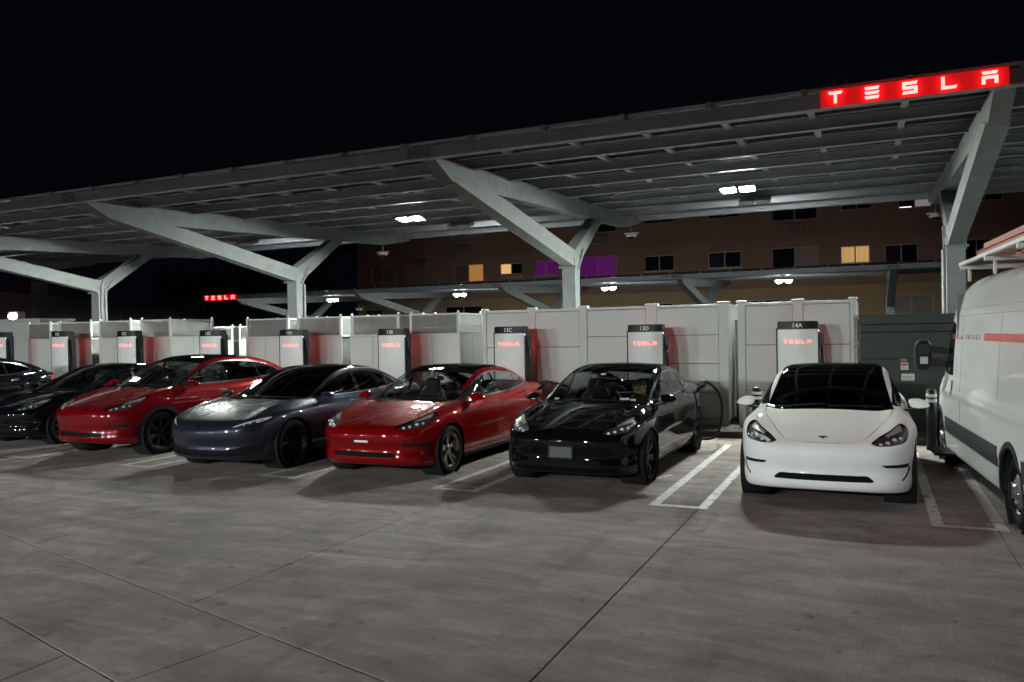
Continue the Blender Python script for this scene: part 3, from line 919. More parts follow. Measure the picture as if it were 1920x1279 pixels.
def build_car(K, name, label, loc, rz, P, rim='ten', rimmat='dark_rim', trim='chrome', mirror=None, wind='clear_glass', side='tinted_glass',
              plate=None, group=None, seats='seat_black', steer=0.0, roof='black_glass', cat='car'):
    S, h, y0 = K.S, K.h, K.y0
    car = thing(name, label, cat, loc, rz, group)
    M = MAT
    def part(nm, key, mt, parent=car, lab=None):
        if key not in K.me: return None
        o = link(nm, K.me[key], mt, parent)
        if lab: o['label'] = lab
        return o
    body = part('body', 'body', P)
    part('hood', 'hood', P)
    for s in 'LR':
        for d, i in (('front_door', 0), ('rear_door', 1)):
            o = part('door', d + s, P)
            yy, zz = S['handles'][i]
            sg = 1 if s == 'L' else -1
            p = h.from_side([yy - .11, yy + .11], zz, sg)
            hb = MB()
            hb.add(*superell((0, 0, 0), (.006, .11, .013), 3, 8, 16), smooth=True)
            q = (p[0] + p[1]) / 2
            ang = math.atan2(p[1][0] - p[0][0], p[1][1] - p[0][1])
            ho = hb.build('handle', P if trim != 'chrome' else M['chrome'], o)
            ho.location = (q[0] + sg * .004, q[1] - y0, q[2])
            ho.rotation_euler = (0, 0, -ang)
        part('window_trim', 'window_trim' + s, M[trim])
        part('window', 'front_window' + s, M[side if side != 'tinted_glass' or wind != 'clear_glass' else 'clear_glass'])
        part('window', 'rear_window' + s, M[side]); part('window', 'quarter_window' + s, M[side]); part('pillar', 'pillar' + s, M['gloss_black'])
        part('tail_light', 'tail_light' + s, M['tail_red'])
        hl = part('headlight', 'headlight' + s, M['lens_glass'])
        if hl:
            link('reflector', K.me['bowl' + s], M['lamp_housing'], hl)
            if 'brow' + s in K.me: link('light_bar', K.me['brow' + s], M[S.get('barmat', 'lamp_brow')], hl)
            sg = 1 if s == 'L' else -1
            lm = MB()
            for (xx, zz, rr) in S.get('lamps', ((.56, .705, .019), (.625, .72, .021), (.69, .745, .023), (.755, .755, .016))):
                p = h.from_front(sg * xx, zz)[0]; n = h.normals(p[None])[0]
                c = p - n * .026
                lm.cyl((c[0], c[1] - y0 + .02, c[2]), (c[0], c[1] - y0 - .004, c[2]), rr, 14, rr * .9)
            lm.build('lamp', M['lamp_lens'], hl)
    part('underbody', 'underbody', M['black_plastic'])
    part('grille', 'grille', mat('grille_black', (.005, .005, .005), .7, spec=.08, bump=.5, bscale=160))
    for k in K.me:
        if str(k).startswith('fog'): part('fog_slot', k, M['black_plastic'])
        if str(k).startswith('cladding'): part('arch_cladding', k, M['black_plastic'])
    part('windscreen', 'windscreen', M[wind])
    part('roof_panel', 'roof_glass', P if roof == 'paint' else M[roof])
    part('rear_window', 'rear_window', M[wind])
    for sx in (1, -1):
        if S.get('slit'):
            if ('slit', sx) not in K.me:
                K.me[('slit', sx)] = ribbon(h, [(sx * a, b) for a, b in S['slit']], .017, .0015, y0, 'air_slit')
            link('air_slit', K.me[('slit', sx)], M['black_plastic'], car)
        for yy, st in ((S['axle'], steer), (S['axle'] + S['wb'], 0)):
            link('wheel_arch', K.liner[sx, yy], M['cabin_dark'], car)
            w = bpy.data.objects.new('wheel', None); COL.objects.link(w); w.parent = car
            w.empty_display_size = .1
            w.location = (sx * (S["W"] / 2 - .150), yy - y0, S['tyre'])
            w.rotation_euler = (random.uniform(0, 1.2), 0, (0 if sx > 0 else math.pi) + st)
            link('tyre', K.tyre, M['tyre_rubber'], w)
            link('rim', K.rims[rim], M[rimmat], w)
            if 'disc' not in K.me:
                K.me['disc'] = MB().lathe([(.0, .0), (.165, .0), (.165, .02), (.0, .02)], (0, 0, 0), 'x', 28).mesh('brake_disc')
            link('brake_disc', K.me['disc'], M['dark_chrome'], w)
        mx, my, mz = S['mirror']
        mo = MB()
        vs_, fs_ = superell((0, 0, 0), (.104, .070, .064), 3.4, 14, 24)
        vs_ = [(x - sx * .02 * (z / .07), y + max(0, x * sx) * .25 + .02 * z / .07, (z if z > 0 else z * .72) * (1 - .38 * max(0, x * sx / .104) ** 1.5)) for x, y, z in vs_]
        mo.add(vs_, fs_, True)
        ob = mo.build('mirror', mirror or P, car)
        ob.location = (sx * mx, my - y0, mz)
        gl_ = MB().add(*superell((0, .072, .004), (.084, .008, .044), 3, 8, 16), smooth=True).build('mirror_glass', M['chrome'], ob)
        st_ = MB()
        bx = h.from_side(my - .02, mz - .075, sx)[0]
        st_.beam((-sx * .03, .0, -.055), (bx[0] - sx * mx - sx * .02, -.03, -.075), .055, .026)
        st_.build('mirror_arm', M['black_plastic'], ob, .006)
    # wipers at the foot of the windscreen
    wp = MB()
    for x0, x1 in ((-.60, -.02), (.0, .58)):
        pts = []
        for k in range(9):
            t = k / 8; xx = x0 + (x1 - x0) * t
            p = h.from_top(xx, S['cabin'][0] - .10 + .05 * t + .16 * xx * xx)[0]
            pts.append((p[0], p[1] - y0, p[2] + .012))
        wp.tube(pts, .007, 6)
    wp.build('wiper', M['black_plastic'], car)
    # badge
    ez = S.get('emblem', .742)
    p = h.from_front(0, ez)[0]; n = h.normals(p[None])[0]
    e = link('emblem', K.emb, M['dark_chrome'], car)
    e.location = (0, p[1] - y0 + n[1] * .003, p[2] + n[2] * .003)
    e.rotation_euler = (-math.atan2(n[2], -n[1]), 0, 0)
    if S.get('fog'):
        for xx, zz in ((-.66, .56), (-.27, .53), (.27, .53), (.66, .56)):
            p = h.from_front(xx, zz)[0]; n = Vector(h.normals(p[None])[0])
            o = MB().cyl((0, 0, -.004), (0, 0, .0015), .013, 14).build('parking_sensor', P, car)
            o.location = (p[0], p[1] - y0, p[2]); o.rotation_mode = 'QUATERNION'; o.rotation_quaternion = n.to_track_quat('Z', 'Y')
    # cabin: floor tub, dashboard, steering wheel, screen, seats
    c0, c1, zb = S['cabin']
    dz = S.get('seatdz', 0.0)
    tub = MB().box(-.72, .72, c0 - y0 + .1, c1 - y0 + .5, .24, .30 + dz).build('cabin_floor', M['cabin_dark'], car)
    da = MB().prism([(c0 - y0 + .02, zb - .12), (c0 - y0 + .08, zb - .02), (c0 - y0 + .30, zb + .005), (c0 - y0 + .44, zb - .02), (c0 - y0 + .46, zb - .09),
                     (c0 - y0 + .40, zb - .28), (c0 - y0 + .06, zb - .4)], 'x', -.70, .70).build('dashboard', M['cabin_dark'], car, .02)
    sc_ = MB().box(-.19, .19, c0 - y0 + .44, c0 - y0 + .452, zb - .16, zb + .07).build('screen', M['gloss_black'], car, .005)
    sw = MB()
    ring = [(0.36 + .18 * math.cos(a), c0 - y0 + .56 + .06 * math.sin(a), zb - .06 + .17 * math.sin(a)) for a in np.linspace(0, 2 * math.pi, 25)]
    sw.tube(ring, .014, 8)
    sw.beam((.36 - .17, c0 - y0 + .56, zb - .06), (.36 + .17, c0 - y0 + .56, zb - .06), .05, .03)
    sw.beam((.36, c0 - y0 + .44, zb - .10), (.36, c0 - y0 + .56, zb - .06), .06, .06)
    sw.build('steering_wheel', M['seat_black'], car)
    rm = MB().add(*superell((0, 0, 0), (.125, .022, .034), 3, 8, 16), smooth=True).build('rear_view_mirror', M['gloss_black'], car)
    hp = h.from_top(0, S['header'] - .06)[0]
    rm.location = (0, hp[1] - y0 + .07, hp[2] - .085)
    for yy, xs in ((c0 + .98, (-.37, .37)), (c1 - .42, (-.40, .40))):
        for xx in xs:
            key = 'seat' + ('f' if yy < c0 + 1.2 else 'r')
            if key not in K.me:
                s = MB()
                s.add(*superell((0, -.20, .50 + dz), (.26, .28, .10), 3.2, 12, 20), smooth=True)
                vs_, fs_ = superell((0, .14, .80 + dz), (.25, .085, .34), 3.0, 14, 20)
                s.add([(x * (1 - .18 * max(0, (z - .8 - dz) / .34)), y + (z - .5 - dz) * .22, z) for x, y, z in vs_], fs_, True)
                s.add(*superell((0, .27, 1.17 + dz), (.13, .05, .085), 2.8, 10, 16), smooth=True)
                K.me[key] = s.mesh('seat')
            o = link('seat', K.me[key], M[seats], car)
            o.location = (xx, yy - y0, -.04 if yy < c0 + 1.2 else -.15)
    shelf = MB().box(-.62, .62, c1 - y0 + .12, c1 - y0 + .5, zb - .06, zb - .02).build('rear_shelf', M['cabin_dark'], car)
    if plate == 'frame':
        p = h.from_front([0, .15], .47)
        pl = MB().box(-.165, .165, -.006, .02, -.085, .085).build('plate_frame', M['black_plastic'], car, .006)
        pl.location = (0, p[:, 1].min() - y0 - .012, .462)
        MB().box(-.14, .14, -.0085, .0, -.062, .062).build('plate_panel', M['plate_grey'], pl)
    elif plate == 'strip':
        p = h.from_front([0, .11], .50)
        pl = MB().box(-.105, .105, -.012, .012, -.013, .013).build('plate_strip', M['white_strip'], car, .004)
        pl.location = (-.0, p[:, 1].min() - y0 - .003, .515)
    return car
# ------------------------------------------------------------------ the lot: concrete bays, markings, kerb
def concrete(name, base, kind=0):
    mt = bpy.data.materials.new(name)
    mt.use_nodes = True
    nt = mt.node_tree
    L = nt.links.new
    bs = nt.nodes['Principled BSDF']
    tc = nt.nodes.new('ShaderNodeTexCoord')
    def noise(scale, detail, stretch=(1, 1, 1), rough=.6, dist=0.0, rot=0.0):
        mp = nt.nodes.new('ShaderNodeMapping')
        mp.inputs['Scale'].default_value = stretch
        mp.inputs['Rotation'].default_value = (0, 0, rot)
        L(tc.outputs['Object'], mp.inputs['Vector'])
        n = nt.nodes.new('ShaderNodeTexNoise')
        n.inputs['Scale'].default_value = scale
        n.inputs['Detail'].default_value = detail
        n.inputs['Roughness'].default_value = rough
        n.inputs['Distortion'].default_value = dist
        L(mp.outputs[0], n.inputs['Vector'])
        return n.outputs['Fac']
    def rng(v, a, b, c, d):
        r = nt.nodes.new('ShaderNodeMapRange')
        for k, x in zip(('From Min', 'From Max', 'To Min', 'To Max'), (a, b, c, d)):
            r.inputs[k].default_value = x
        L(v, r.inputs['Value'])
        return r.outputs[0]
    def mul(a, b):
        n = nt.nodes.new('ShaderNodeMath'); n.operation = 'MULTIPLY'
        L(a, n.inputs[0]); L(b, n.inputs[1])
        return n.outputs[0]
    big = rng(noise(.42, 5, (1, 1.3, 1), .62, .6), .32, .68, .72, 1.22)
    blot = rng(noise(1.5, 7, (1, 1.6, 1), .68, 1.2), .33, .67, .74, 1.2)
    sweep = rng(noise(1.1, 6, (.35, 2.6, 1), .62, .8, .22), .34, .66, .78, 1.18)
    broom = rng(noise(9, 3, (14, .35, 1), .6, .05), .3, .7, .86, 1.12)
    broom2 = rng(noise(9, 3, (.3, 12, 1), .6, .05), .3, .7, .90, 1.09)
    pale = rng(noise(1.7, 9, (.8, 2.2, 1), .74, 1.2), .56, .72, 1.0, 1.42)
    tyre = rng(noise(.55, 5, (2.6, .30, 1), .55, .35, -.12), .57, .70, 1.0, .66)
    spots = rng(noise(5.5, 4, (1, 1, 1), .5, .3), .66, .72, 1.0, .62)
    drip = rng(noise(1.9, 3, (1.6, .8, 1), .5, .2), .68, .78, 1.0, .66)
    fine = rng(noise(160, 3), .3, .7, .86, 1.13)
    v = mul(mul(mul(mul(mul(mul(big, spots), drip), blot), mul(sweep, broom)), mul(mul(pale, tyre), fine)), broom2)
    vm = nt.nodes.new('ShaderNodeVectorMath'); vm.operation = 'SCALE'
    vm.inputs[0].default_value = base
    L(v, vm.inputs['Scale'])
    L(vm.outputs[0], bs.inputs['Base Color'])
    L(rng(noise(1.3, 6, (1, 1, 1), .65, .5), .3, .7, .78, .95), bs.inputs['Roughness'])
    bs.inputs['Specular IOR Level'].default_value = .22
    bp = nt.nodes.new('ShaderNodeBump')
    bp.inputs['Strength'].default_value = .35
    bp.inputs['Distance'].default_value = .004
    L(noise(70, 5, (1, .25, 1)), bp.inputs['Height'])
    L(bp.outputs[0], bs.inputs['Normal'])
    MAT[name] = mt
    return mt

CONC = concrete('concrete', (.236, .204, .191))
asph = mat('dark_ground', (.12, .117, .112), .85, var=.25, vscale=2.0, bump=.3, bscale=60)
ground = tag(MB().box(-160, 120, -60, 220, -.30, -.022).build('ground', asph), kind='structure')

def clip(poly, p, n, off=0.0):
    """keep the side of the line through p where (q-p).n >= off"""
    out = []
    for i in range(len(poly)):
        a, b = poly[i - 1], poly[i]
        da = (a[0] - p[0]) * n[0] + (a[1] - p[1]) * n[1] - off
        db = (b[0] - p[0]) * n[0] + (b[1] - p[1]) * n[1] - off
        if (da >= 0) != (db >= 0):
            t = da / (da - db)
            out.append((a[0] + (b[0] - a[0]) * t, a[1] + (b[1] - a[1]) * t))
        if db >= 0: out.append(b)
    return out

KERB_Y, ISLE = 14.25, .12
A0, dA = (-7.98, 5.06), Vector((5.42, -1.40)).normalized()
B0 = (-5.53, 3.49)
nA = (-dA.y, dA.x)                       # towards the parked cars
def slab(poly):
    if len(poly) < 3: return
    MB().prism(poly, 'z', -.09, 0.0).build('concrete_slab', CONC, ground, .004, 1)
g = .004
xs = [-1.72 + 2.75 * k for k in range(-18, 5)]
for i in range(len(xs) - 1):
    x0, x1 = xs[i] + g, xs[i + 1] - g
    for y0, y1 in ((5.58 + g, KERB_Y), (-1.2, 5.58 - g), (-14, -1.2 - 2 * g)):
        cell = [(x0, y0), (x1, y0), (x1, y1), (x0, y1)]
        slab(clip(cell, A0, nA, .007))
        slab(clip(cell, B0, (-nA[0], -nA[1]), .005))
for k in range(-14, 9):                  # the drainage strip between the two slanting joints
    xa = -6.26 + 2.68 * k
    ya = A0[1] + (xa - A0[0]) * dA.y / dA.x
    cell = [(xa - 8, ya + 8), (xa - 8, ya - 8), (xa + 8, ya - 8), (xa + 8, ya + 8)]
    p0 = (xa, ya); p1 = (xa + 2.68, ya + 2.68 * dA.y / dA.x)
    cell = clip(cell, p0, (dA.x, dA.y), g); cell = clip(cell, p1, (-dA.x, -dA.y), g)
    cell = clip(cell, A0, (-nA[0], -nA[1]), .007); cell = clip(cell, B0, nA, .005)
    slab(cell)

# stall markings: worn white hairpins
def worn_paint():
    mt = mat('white_marking', (.50, .49, .47), .65, var=.16, vscale=5, bump=.2, bscale=90)
    nt = mt.node_tree
    bs = nt.nodes['Principled BSDF']
    out = nt.nodes['Material Output']
    tc = nt.nodes.new('ShaderNodeTexCoord')
    nz = nt.nodes.new('ShaderNodeTexNoise')
    nz.inputs['Scale'].default_value = 9; nz.inputs['Detail'].default_value = 9; nz.inputs['Roughness'].default_value = .72
    nt.links.new(tc.outputs['Object'], nz.inputs['Vector'])
    rp = nt.nodes.new('ShaderNodeMapRange')
    rp.inputs['From Min'].default_value = .36; rp.inputs['From Max'].default_value = .46
    rp.inputs['To Min'].default_value = .25; rp.inputs['To Max'].default_value = .92
    nt.links.new(nz.outputs['Fac'], rp.inputs['Value'])
    tr = nt.nodes.new('ShaderNodeBsdfTransparent')
    mx = nt.nodes.new('ShaderNodeMixShader')
    nt.links.new(rp.outputs[0], mx.inputs[0]); nt.links.new(tr.outputs[0], mx.inputs[1]); nt.links.new(bs.outputs[0], mx.inputs[2])
    nt.links.new(mx.outputs[0], out.inputs['Surface'])
    return mt
PAINTW = worn_paint()
def marking(x, w=.633, y0=8.46, y1=13.4, s=.105):
    mb = MB()
    z = .004
    def q(a, b, c, d): mb.add([(a, c, z), (b, c, z), (b, d, z), (a, d, z)], [(0, 1, 2, 3)])
    q(x, x + s, y0, y1); q(x + w - s, x + w, y0, y1); q(x + s, x + w - s, y0, y0 + s * .9)
    tag(mb.build('stall_marking', PAINTW), kind='structure')
for i in range(-1, 8):
    marking(.484 - 2.743 * i)
mb = MB()                                 # stray dab beside one stripe
mb.add([(-2.75, 9.75, .008), (-2.46, 10.35, .008), (-2.40, 10.33, .008), (-2.58, 9.9, .008)], [(0, 1, 2, 3)])
tag(mb.build('stall_marking', PAINTW), kind='structure')

kerbm = mat('old_kerb', (.055, .053, .042), .85, var=.3, vscale=3, bump=.5, bscale=30)
tag(MB().box(-52, 10, KERB_Y, KERB_Y + .16, -.05, ISLE).build('kerb', kerbm, bevel=.02), kind='structure')
tag(MB().box(-52, 10, KERB_Y + .164, 19.6, -.05, ISLE - .004).build('island_pavement', mat('island_surface', (.07, .066, .058), .9, var=.25, vscale=2, bump=.3, bscale=40)), kind='structure')

# ------------------------------------------------------------------ lamps
steel = mat('galvanised_steel', (.215, .228, .230), .60, metal=.1, spec=.25, var=.14, vscale=3.5, bump=.1, bscale=50, rvar=.1)
steel_d = mat('painted_steel', (.36, .37, .40), .5, metal=.2, var=.10, vscale=4, bump=.06, bscale=60, rvar=.08)
house = mat('lamp_body', (.30, .31, .31), .45, metal=.3, var=.06)
LED_MAIN = emit('led_main', (.92, 1.0, .92), 2050)
LED_FAR = emit('led_far', (.90, 1.0, .95), 360)
LED_BACK = emit('led_back', (.94, .99, .98), 3700)

LUM = {}
def luminaire(loc, label, led, rz=0.0, tilt=0.0, group='twin floodlights under the canopies', stem=.25, lab_cat='floodlight', dome=False):
    """twin-headed LED floodlight hung on a short stem, heads tipped towards local -y"""
    t = thing('floodlight', label, lab_cat, loc, rz, group)
    key = (tilt, stem, dome)
    if key not in LUM:
        st = MB(); st.cyl((0, 0, 0), (0, 0, stem), .02, 10); st.box(-.10, .10, -.05, .05, stem - .012, stem); st.box(-.25, .25, -.025, .025, -.03, .02)
        hd = MB(); ld = MB()
        M = Matrix.Rotation(-tilt, 4, 'X')
        for s in (-1, 1):
            T = Matrix.Translation((s * .18, 0, -.06)) @ M
            if not dome: hd.box(-.16, .16, -.16, .16, -.02, .035, T)
            for k in range(5 if not dome else 0): hd.box(-.13, .13, -.11 + k * .05, -.10 + k * .05, .035, .06, T)
            if dome:
                hd.box(-.16, .16, -.16, .16, -.02, .035, T)
                for k in range(5): hd.box(-.13, .13, -.11 + k * .05, -.10 + k * .05, .035, .06, T)
                pr = [(.145 * math.cos(a), -.021 - .115 * math.sin(a)) for a in np.linspace(0, math.pi / 2, 8)]
                ld.lathe(pr, (s * .18, 0, -.06), 'z', 20)
                continue
            ld.cyl(T @ Vector((0, 0, -.042)), T @ Vector((0, 0, -.022)), .138, 24)
            for q in ((-.16, -.14, -.16, .16), (.14, .16, -.16, .16), (-.14, .14, -.16, -.14), (-.14, .14, .14, .16)): hd.box(*q, -.05, -.021, T)
        LUM[key] = (st.mesh('bracket'), hd.mesh('housing'), ld.mesh('lens'))
    a, b, c = LUM[key]
    link('bracket', a, house, t); link('housing', b, house, t); link('lens', c, led, t)
    return t

# ------------------------------------------------------------------ solar canopies
cell = bpy.data.materials.new('solar_cells'); cell.use_nodes = True; MAT['solar_cells'] = cell
nt = cell.node_tree; bs = nt.nodes['Principled BSDF']
tc = nt.nodes.new('ShaderNodeTexCoord')
bk = nt.nodes.new('ShaderNodeTexBrick')
bk.offset = 0.0
bk.inputs['Color1'].default_value = (.013, .016, .026, 1); bk.inputs['Color2'].default_value = (.016, .019, .030, 1)
bk.inputs['Mortar'].default_value = (.13, .135, .14, 1)
bk.inputs['Scale'].default_value = 1.0
bk.inputs['Brick Width'].default_value = .178; bk.inputs['Row Height'].default_value = .178
bk.inputs['Mortar Size'].default_value = .0055; bk.inputs['Mortar Smooth'].default_value = .3
nt.links.new(tc.outputs['Object'], bk.inputs['Vector'])
nt.links.new(bk.outputs['Color'], bs.inputs['Base Color'])
bs.inputs['Roughness'].default_value = .40
bs.inputs['Specular IOR Level'].default_value = .08
alu = mat('panel_frame', (.62, .63, .65), .45, metal=.1, var=.05)

SLOPE = .045
X_END = (-29.9, 10.5)
PURLINS = [10.16 + 1.455 * k for k in range(9)]
def zt(y): return 4.60 + SLOPE * (y - 10.3)            # top of the cross beams
CANOPY_COLS = [1.38, -6.07, -13.72, -21.12, -28.5, 8.8]
pan = {}
def canopy(name, label, dx, dy, dz, detail, cols, group):
    t = thing(name, label, 'canopy', (dx, dy, dz), 0, group)
    zb = -dz - .02
    if 'col' not in pan:
        b_ = MB().prism([(10.28, zt(10.28)), (22.0, zt(22.0)), (22.0, zt(22) - .15), (20.6, zt(20.6) - .34), (11.0, zt(11.0) - .36)], 'x', -.11, .11)
        pan['beam'] = b_.mesh('cross_beam')
        fa = MB().prism([(10.95, 4.30), (11.35, 4.40), (12.75, 4.315), (16.42, 3.72), (16.42, 3.36), (16.2, 3.40)], 'x', -.135, .135)
        pan['farm'] = fa.mesh('front_arm')
        ra = MB().prism([(16.425, 3.72), (17.95, zt(17.95) - .345), (18.42, zt(18.42) - .345), (16.66, 3.42), (16.425, 3.40)], 'x', -.13, .13)
        pan['rarm'] = ra.mesh('rear_arm')
        fl = MB()
        M = Matrix.Translation((0, 16.72, 3.56)) @ Matrix.Rotation(math.radians(-36), 4, 'X')
        fl.box(-.19, .19, -.018, .018, -.30, .26, M)
        for s in (-1, 1):
            for k in range(5):
                fl.cyl(M @ Vector((s * .16, -.03, -.24 + k * .11)), M @ Vector((s * .16, .045, -.24 + k * .11)), .022, 6)
        fl.box(-.20, .20, 16.28, 16.34, 3.33, 3.37)
        pan['flange'] = fl.mesh('flange_plate')
        W = 1.122; D = 1.455
        fr = MB()
        for a, b, c, d in ((0, W, 0, .035), (0, W, D - .035, D), (0, .035, .035, D - .035), (W - .035, W, .035, D - .035)):
            fr.box(a + .004, b - .004, c + .004, d - .004, -.04, 0)
        pan['pframe'] = fr.mesh('frame')
        pan['pcell'] = MB().box(.036, W - .036, .036, D - .036, -.024, -.012).mesh('solar_panel')
    co = MB().box(-.15, .15, 16.36, 16.66, zb + .02, 3.55).mesh('column')
    for x in cols:
        for k, nm, mt in (('c', 'column', steel), ('beam', 'cross_beam', steel), ('farm', 'front_arm', steel), ('rarm', 'rear_arm', steel), ('flange', 'flange_plate', steel)):
            o = link(nm, co if k == 'c' else pan[k], mt, t)
            o.location.x = x
    for x in cols:
        sp = MB()
        y = PURLINS[0]; za = zt(y) - .052
        sp.box(x - .20, x + .20, y - .058, y - .0505, za - .015, za + .12)
        for a in (-.15, -.05, .05, .15):
            for b_ in (.015, .09): sp.cyl((x + a, y - .0585, za + b_), (x + a, y - .072, za + b_), .014, 6)
        sp.build('splice_plate', steel, t)
    x0, x1 = X_END
    for k, y in enumerate(PURLINS):
        pu = MB()
        za = zt(y) - .052
        if k == 0 or k == 8:
            pu.box(x0, x1, y - .05, y, za - .035, za + .14); pu.box(x0, x1, y + .001, y + .10, za - .035, za - .02); pu.box(x0, x1, y + .001, y + .10, za + .125, za + .14)
        else:
            pu.box(x0, x1, y - .006, y + .006, za + .013, za + .138); pu.box(x0, x1, y - .055, y + .055, za, za + .012)
            pu.box(x0, x1, y - .055, y + .055, za + .139, za + .150)
        pu.build('purlin', steel_d, t)
    zc = zt(PURLINS[0]) + .225
    if detail:
        for r in range(8):
            for i in range(36):
                y = PURLINS[r]
                p = link('solar_panel', pan['pcell'], cell, t)
                p.location = (x0 + .01 + i * 1.122, y, zt(y) + .172)
                p.rotation_euler = (math.atan(SLOPE), 0, 0)
                if x0 + i * 1.122 > -24 and x0 + i * 1.122 < 6:
                    f = link('frame', pan['pframe'], alu, p)
        ra_ = MB()                         # seam rail under each joint between neighbouring panels
        ya, yb = PURLINS[0] + .02, PURLINS[8] - .02
        ra_.beam((0, ya, zt(ya) + .114), (0, yb, zt(yb) + .114), .085, .030)
        rm_ = ra_.mesh('seam_rail')
        for i in range(37):
            o = link('seam_rail', rm_, alu, t)
            o.location.x = x0 + .01 + i * 1.122
    else:
        sl = MB()
        ya, yb = PURLINS[0] - .03, PURLINS[8] + .03
        for i in range(36):
            x = x0 + .01 + i * 1.122
            sl.add([(x, ya, zt(ya) + .13), (x + 1.11, ya, zt(ya) + .13), (x + 1.11, yb, zt(yb) + .13), (x, yb, zt(yb) + .13),
                    (x, ya, zt(ya) + .17), (x + 1.11, ya, zt(ya) + .17), (x + 1.11, yb, zt(yb) + .17), (x, yb, zt(yb) + .17)],
                   [(0, 3, 2, 1), (4, 5, 6, 7), (0, 1, 5, 4), (1, 2, 6, 5), (2, 3, 7, 6), (3, 0, 4, 7)])
        sl.build('solar_panel_row', cell, t)
    em_ = MB().box(-.03, .03, PURLINS[0] - .085, PURLINS[0] - .055, zc - .15, zc - .065).mesh('edge_clip')
    for i in range(37):
        o = link('edge_clip', em_, steel_d, t)
        o.location.x = x0 + .01 + i * 1.122
    return t

main = canopy('solar_canopy', 'large steel solar canopy on Y shaped columns over the parked cars', 0, 0, 0, True, CANOPY_COLS, 'solar canopies')
rear = canopy('solar_canopy', 'farther solar canopy behind the white cabinets, low in front of the brown flats', -.72, 20.0, -.60, False, CANOPY_COLS, 'solar canopies')
# conduits strapped to the steelwork
def conduit(pts, r, parent):
    return MB().tube(pts, r, 8).build('conduit', steel, parent)
xc = -6.07
conduit([(xc - .16, 11.1, 4.28), (xc - .19, 11.25, 4.34), (xc - .19, 11.45, 4.50), (xc - .17, 11.7, 4.60), (xc - .15, 12.1, 4.62), (xc - .15, 14.3, 4.70)], .028, main)
xc = -21.12
conduit([(xc + .19, 16.45, .1), (xc + .19, 16.45, 3.55), (xc + .19, 16.55, 3.78), (xc + .17, 17.5, 4.45), (xc + .17, 17.8, 4.6)], .035, main)
conduit([(xc + .19, 16.58, .1), (xc + .19, 16.58, 3.5)], .03, main)
xc = -13.72
conduit([(xc + .20, 16.62, .1), (xc + .20, 16.62, 3.3)], .03, main)
xc = 1.38
conduit([(xc - .20, 16.40, .1), (xc - .20, 16.40, 3.3)], .035, main)

for x, lab in ((-9.99, 'blazing twin floodlight under the canopy between the two middle columns'), (-2.41, 'blazing twin floodlight under the canopy left of the large red sign'),
               (-17.4, 'twin floodlight under the left part of the canopy, hidden by steelwork'), (5.1, 'twin floodlight under the canopy beyond the right column')):
    luminaire((x, 16.2, zt(16.2) - .075), lab, LED_MAIN, 0, math.radians(10), stem=.02)
for x, w in ((-17.4, 'left'), (-9.99, 'middle'), (-2.41, 'right')):  # unseen lamps added to brighten the front edge of the farther canopy
    luminaire((x, 18.7, zt(18.7) - .075), f'unseen added floodlight on the rear half of the near canopy turned away, {w} of three', emit('led_rear_fill', (.95, 1.0, .95), 380), math.pi, math.radians(22), 'added floodlights turned to the rear', stem=.02)
for x, w in ((-25.9, 'leftmost'), (-18.3, 'second from left'), (-10.75, 'third from left'), (-3.3, 'rightmost')):
    luminaire((x, 34.1, 4.0), f'small distant twin floodlight under the farther canopy, {w} of four', LED_FAR, 0, 0.0, stem=.35, dome=True)
for x, w in ((-24.5, 'leftmost'), (-16.5, 'second'), (-8.5, 'third'), (-.5, 'rightmost')):  # hidden lamps added as fill on the dark facade of the flats
    luminaire((x, 42.35, 4.75), f'unseen added floodlight behind the farther canopy turned to the flats, {w} from the left', emit('led_flats_fill', (1.0, .80, .70), 85), math.pi, math.radians(84), stem=.35)
# the facing canopy across the driveway, behind the viewer; its front edge shades the upper part of the scene from its lamps
opp = canopy('solar_canopy', 'solar canopy across the driveway facing the parked cars', 0, 0, 0, False, CANOPY_COLS, 'solar canopies')
opp.location = (-22.0, 4.9, 0)
opp.rotation_euler = (0, 0, math.pi)
for x, w in ((-27.1, 'the cut off black crossover'), (-19.6, 'the black sedan with pale seats'), (-12.1, 'the tall red crossover'), (-4.6, 'the black sedan with the plate frame')):
    luminaire((x, -11.3, zt(16.2) - .075), 'twin floodlight under the facing canopy opposite ' + w, LED_BACK, math.pi, math.radians(74), 'floodlights across the driveway', stem=.02)

# ------------------------------------------------------------------ stylised lit lettering
def letter(ch, w=1.0, h=1.0):
    """outlines of one wide geometric capital, unit box centred, list of polygons"""
    t = .22
    a, b = -w / 2, w / 2
    H = h / 2
    def bar(z0, z1, cut=.08): return [(a, z1), (b, z1), (b - cut, z0), (a + cut, z0)]
    if ch == 'T': return [bar(H - t, H), [(-t / 2, H - t - .06), (t / 2, H - t - .06), (t / 2, -H), (-t / 2, -H)]]
    if ch == 'E': return [bar(H - t, H), bar(-t / 2, t / 2), bar(-H, -H + t)]
    if ch == 'S':
        return [[(a, H), (b, H), (b - .08, H - t), (a + t, H - t), (a + t, t / 2), (b, t / 2), (b, -H), (a, -H), (a + .08, -H + t), (b - t, -H + t), (b - t, -t / 2), (a, -t / 2)]]
    if ch == 'L': return [[(a, H), (a + t, H), (a + t, -H + t), (b, -H + t), (b - .08, -H), (a, -H)]]
    if ch == 'A': return [bar(H - t, H), [(a, .12), (b, .12), (b, -H), (b - t, -H), (b - t, .12 - t), (a + t, .12 - t), (a + t, -H), (a, -H)]]
LET = {}
def letter_mesh(ch, w, h, d):
    k = (ch, w, h, d)
    if k not in LET:
        mb = MB()
        for poly in letter(ch):
            mb.prism([(p[0] * w, p[1] * h) for p in poly], 'y', -d, 0)
        LET[k] = mb.mesh('letter')
    return LET[k]

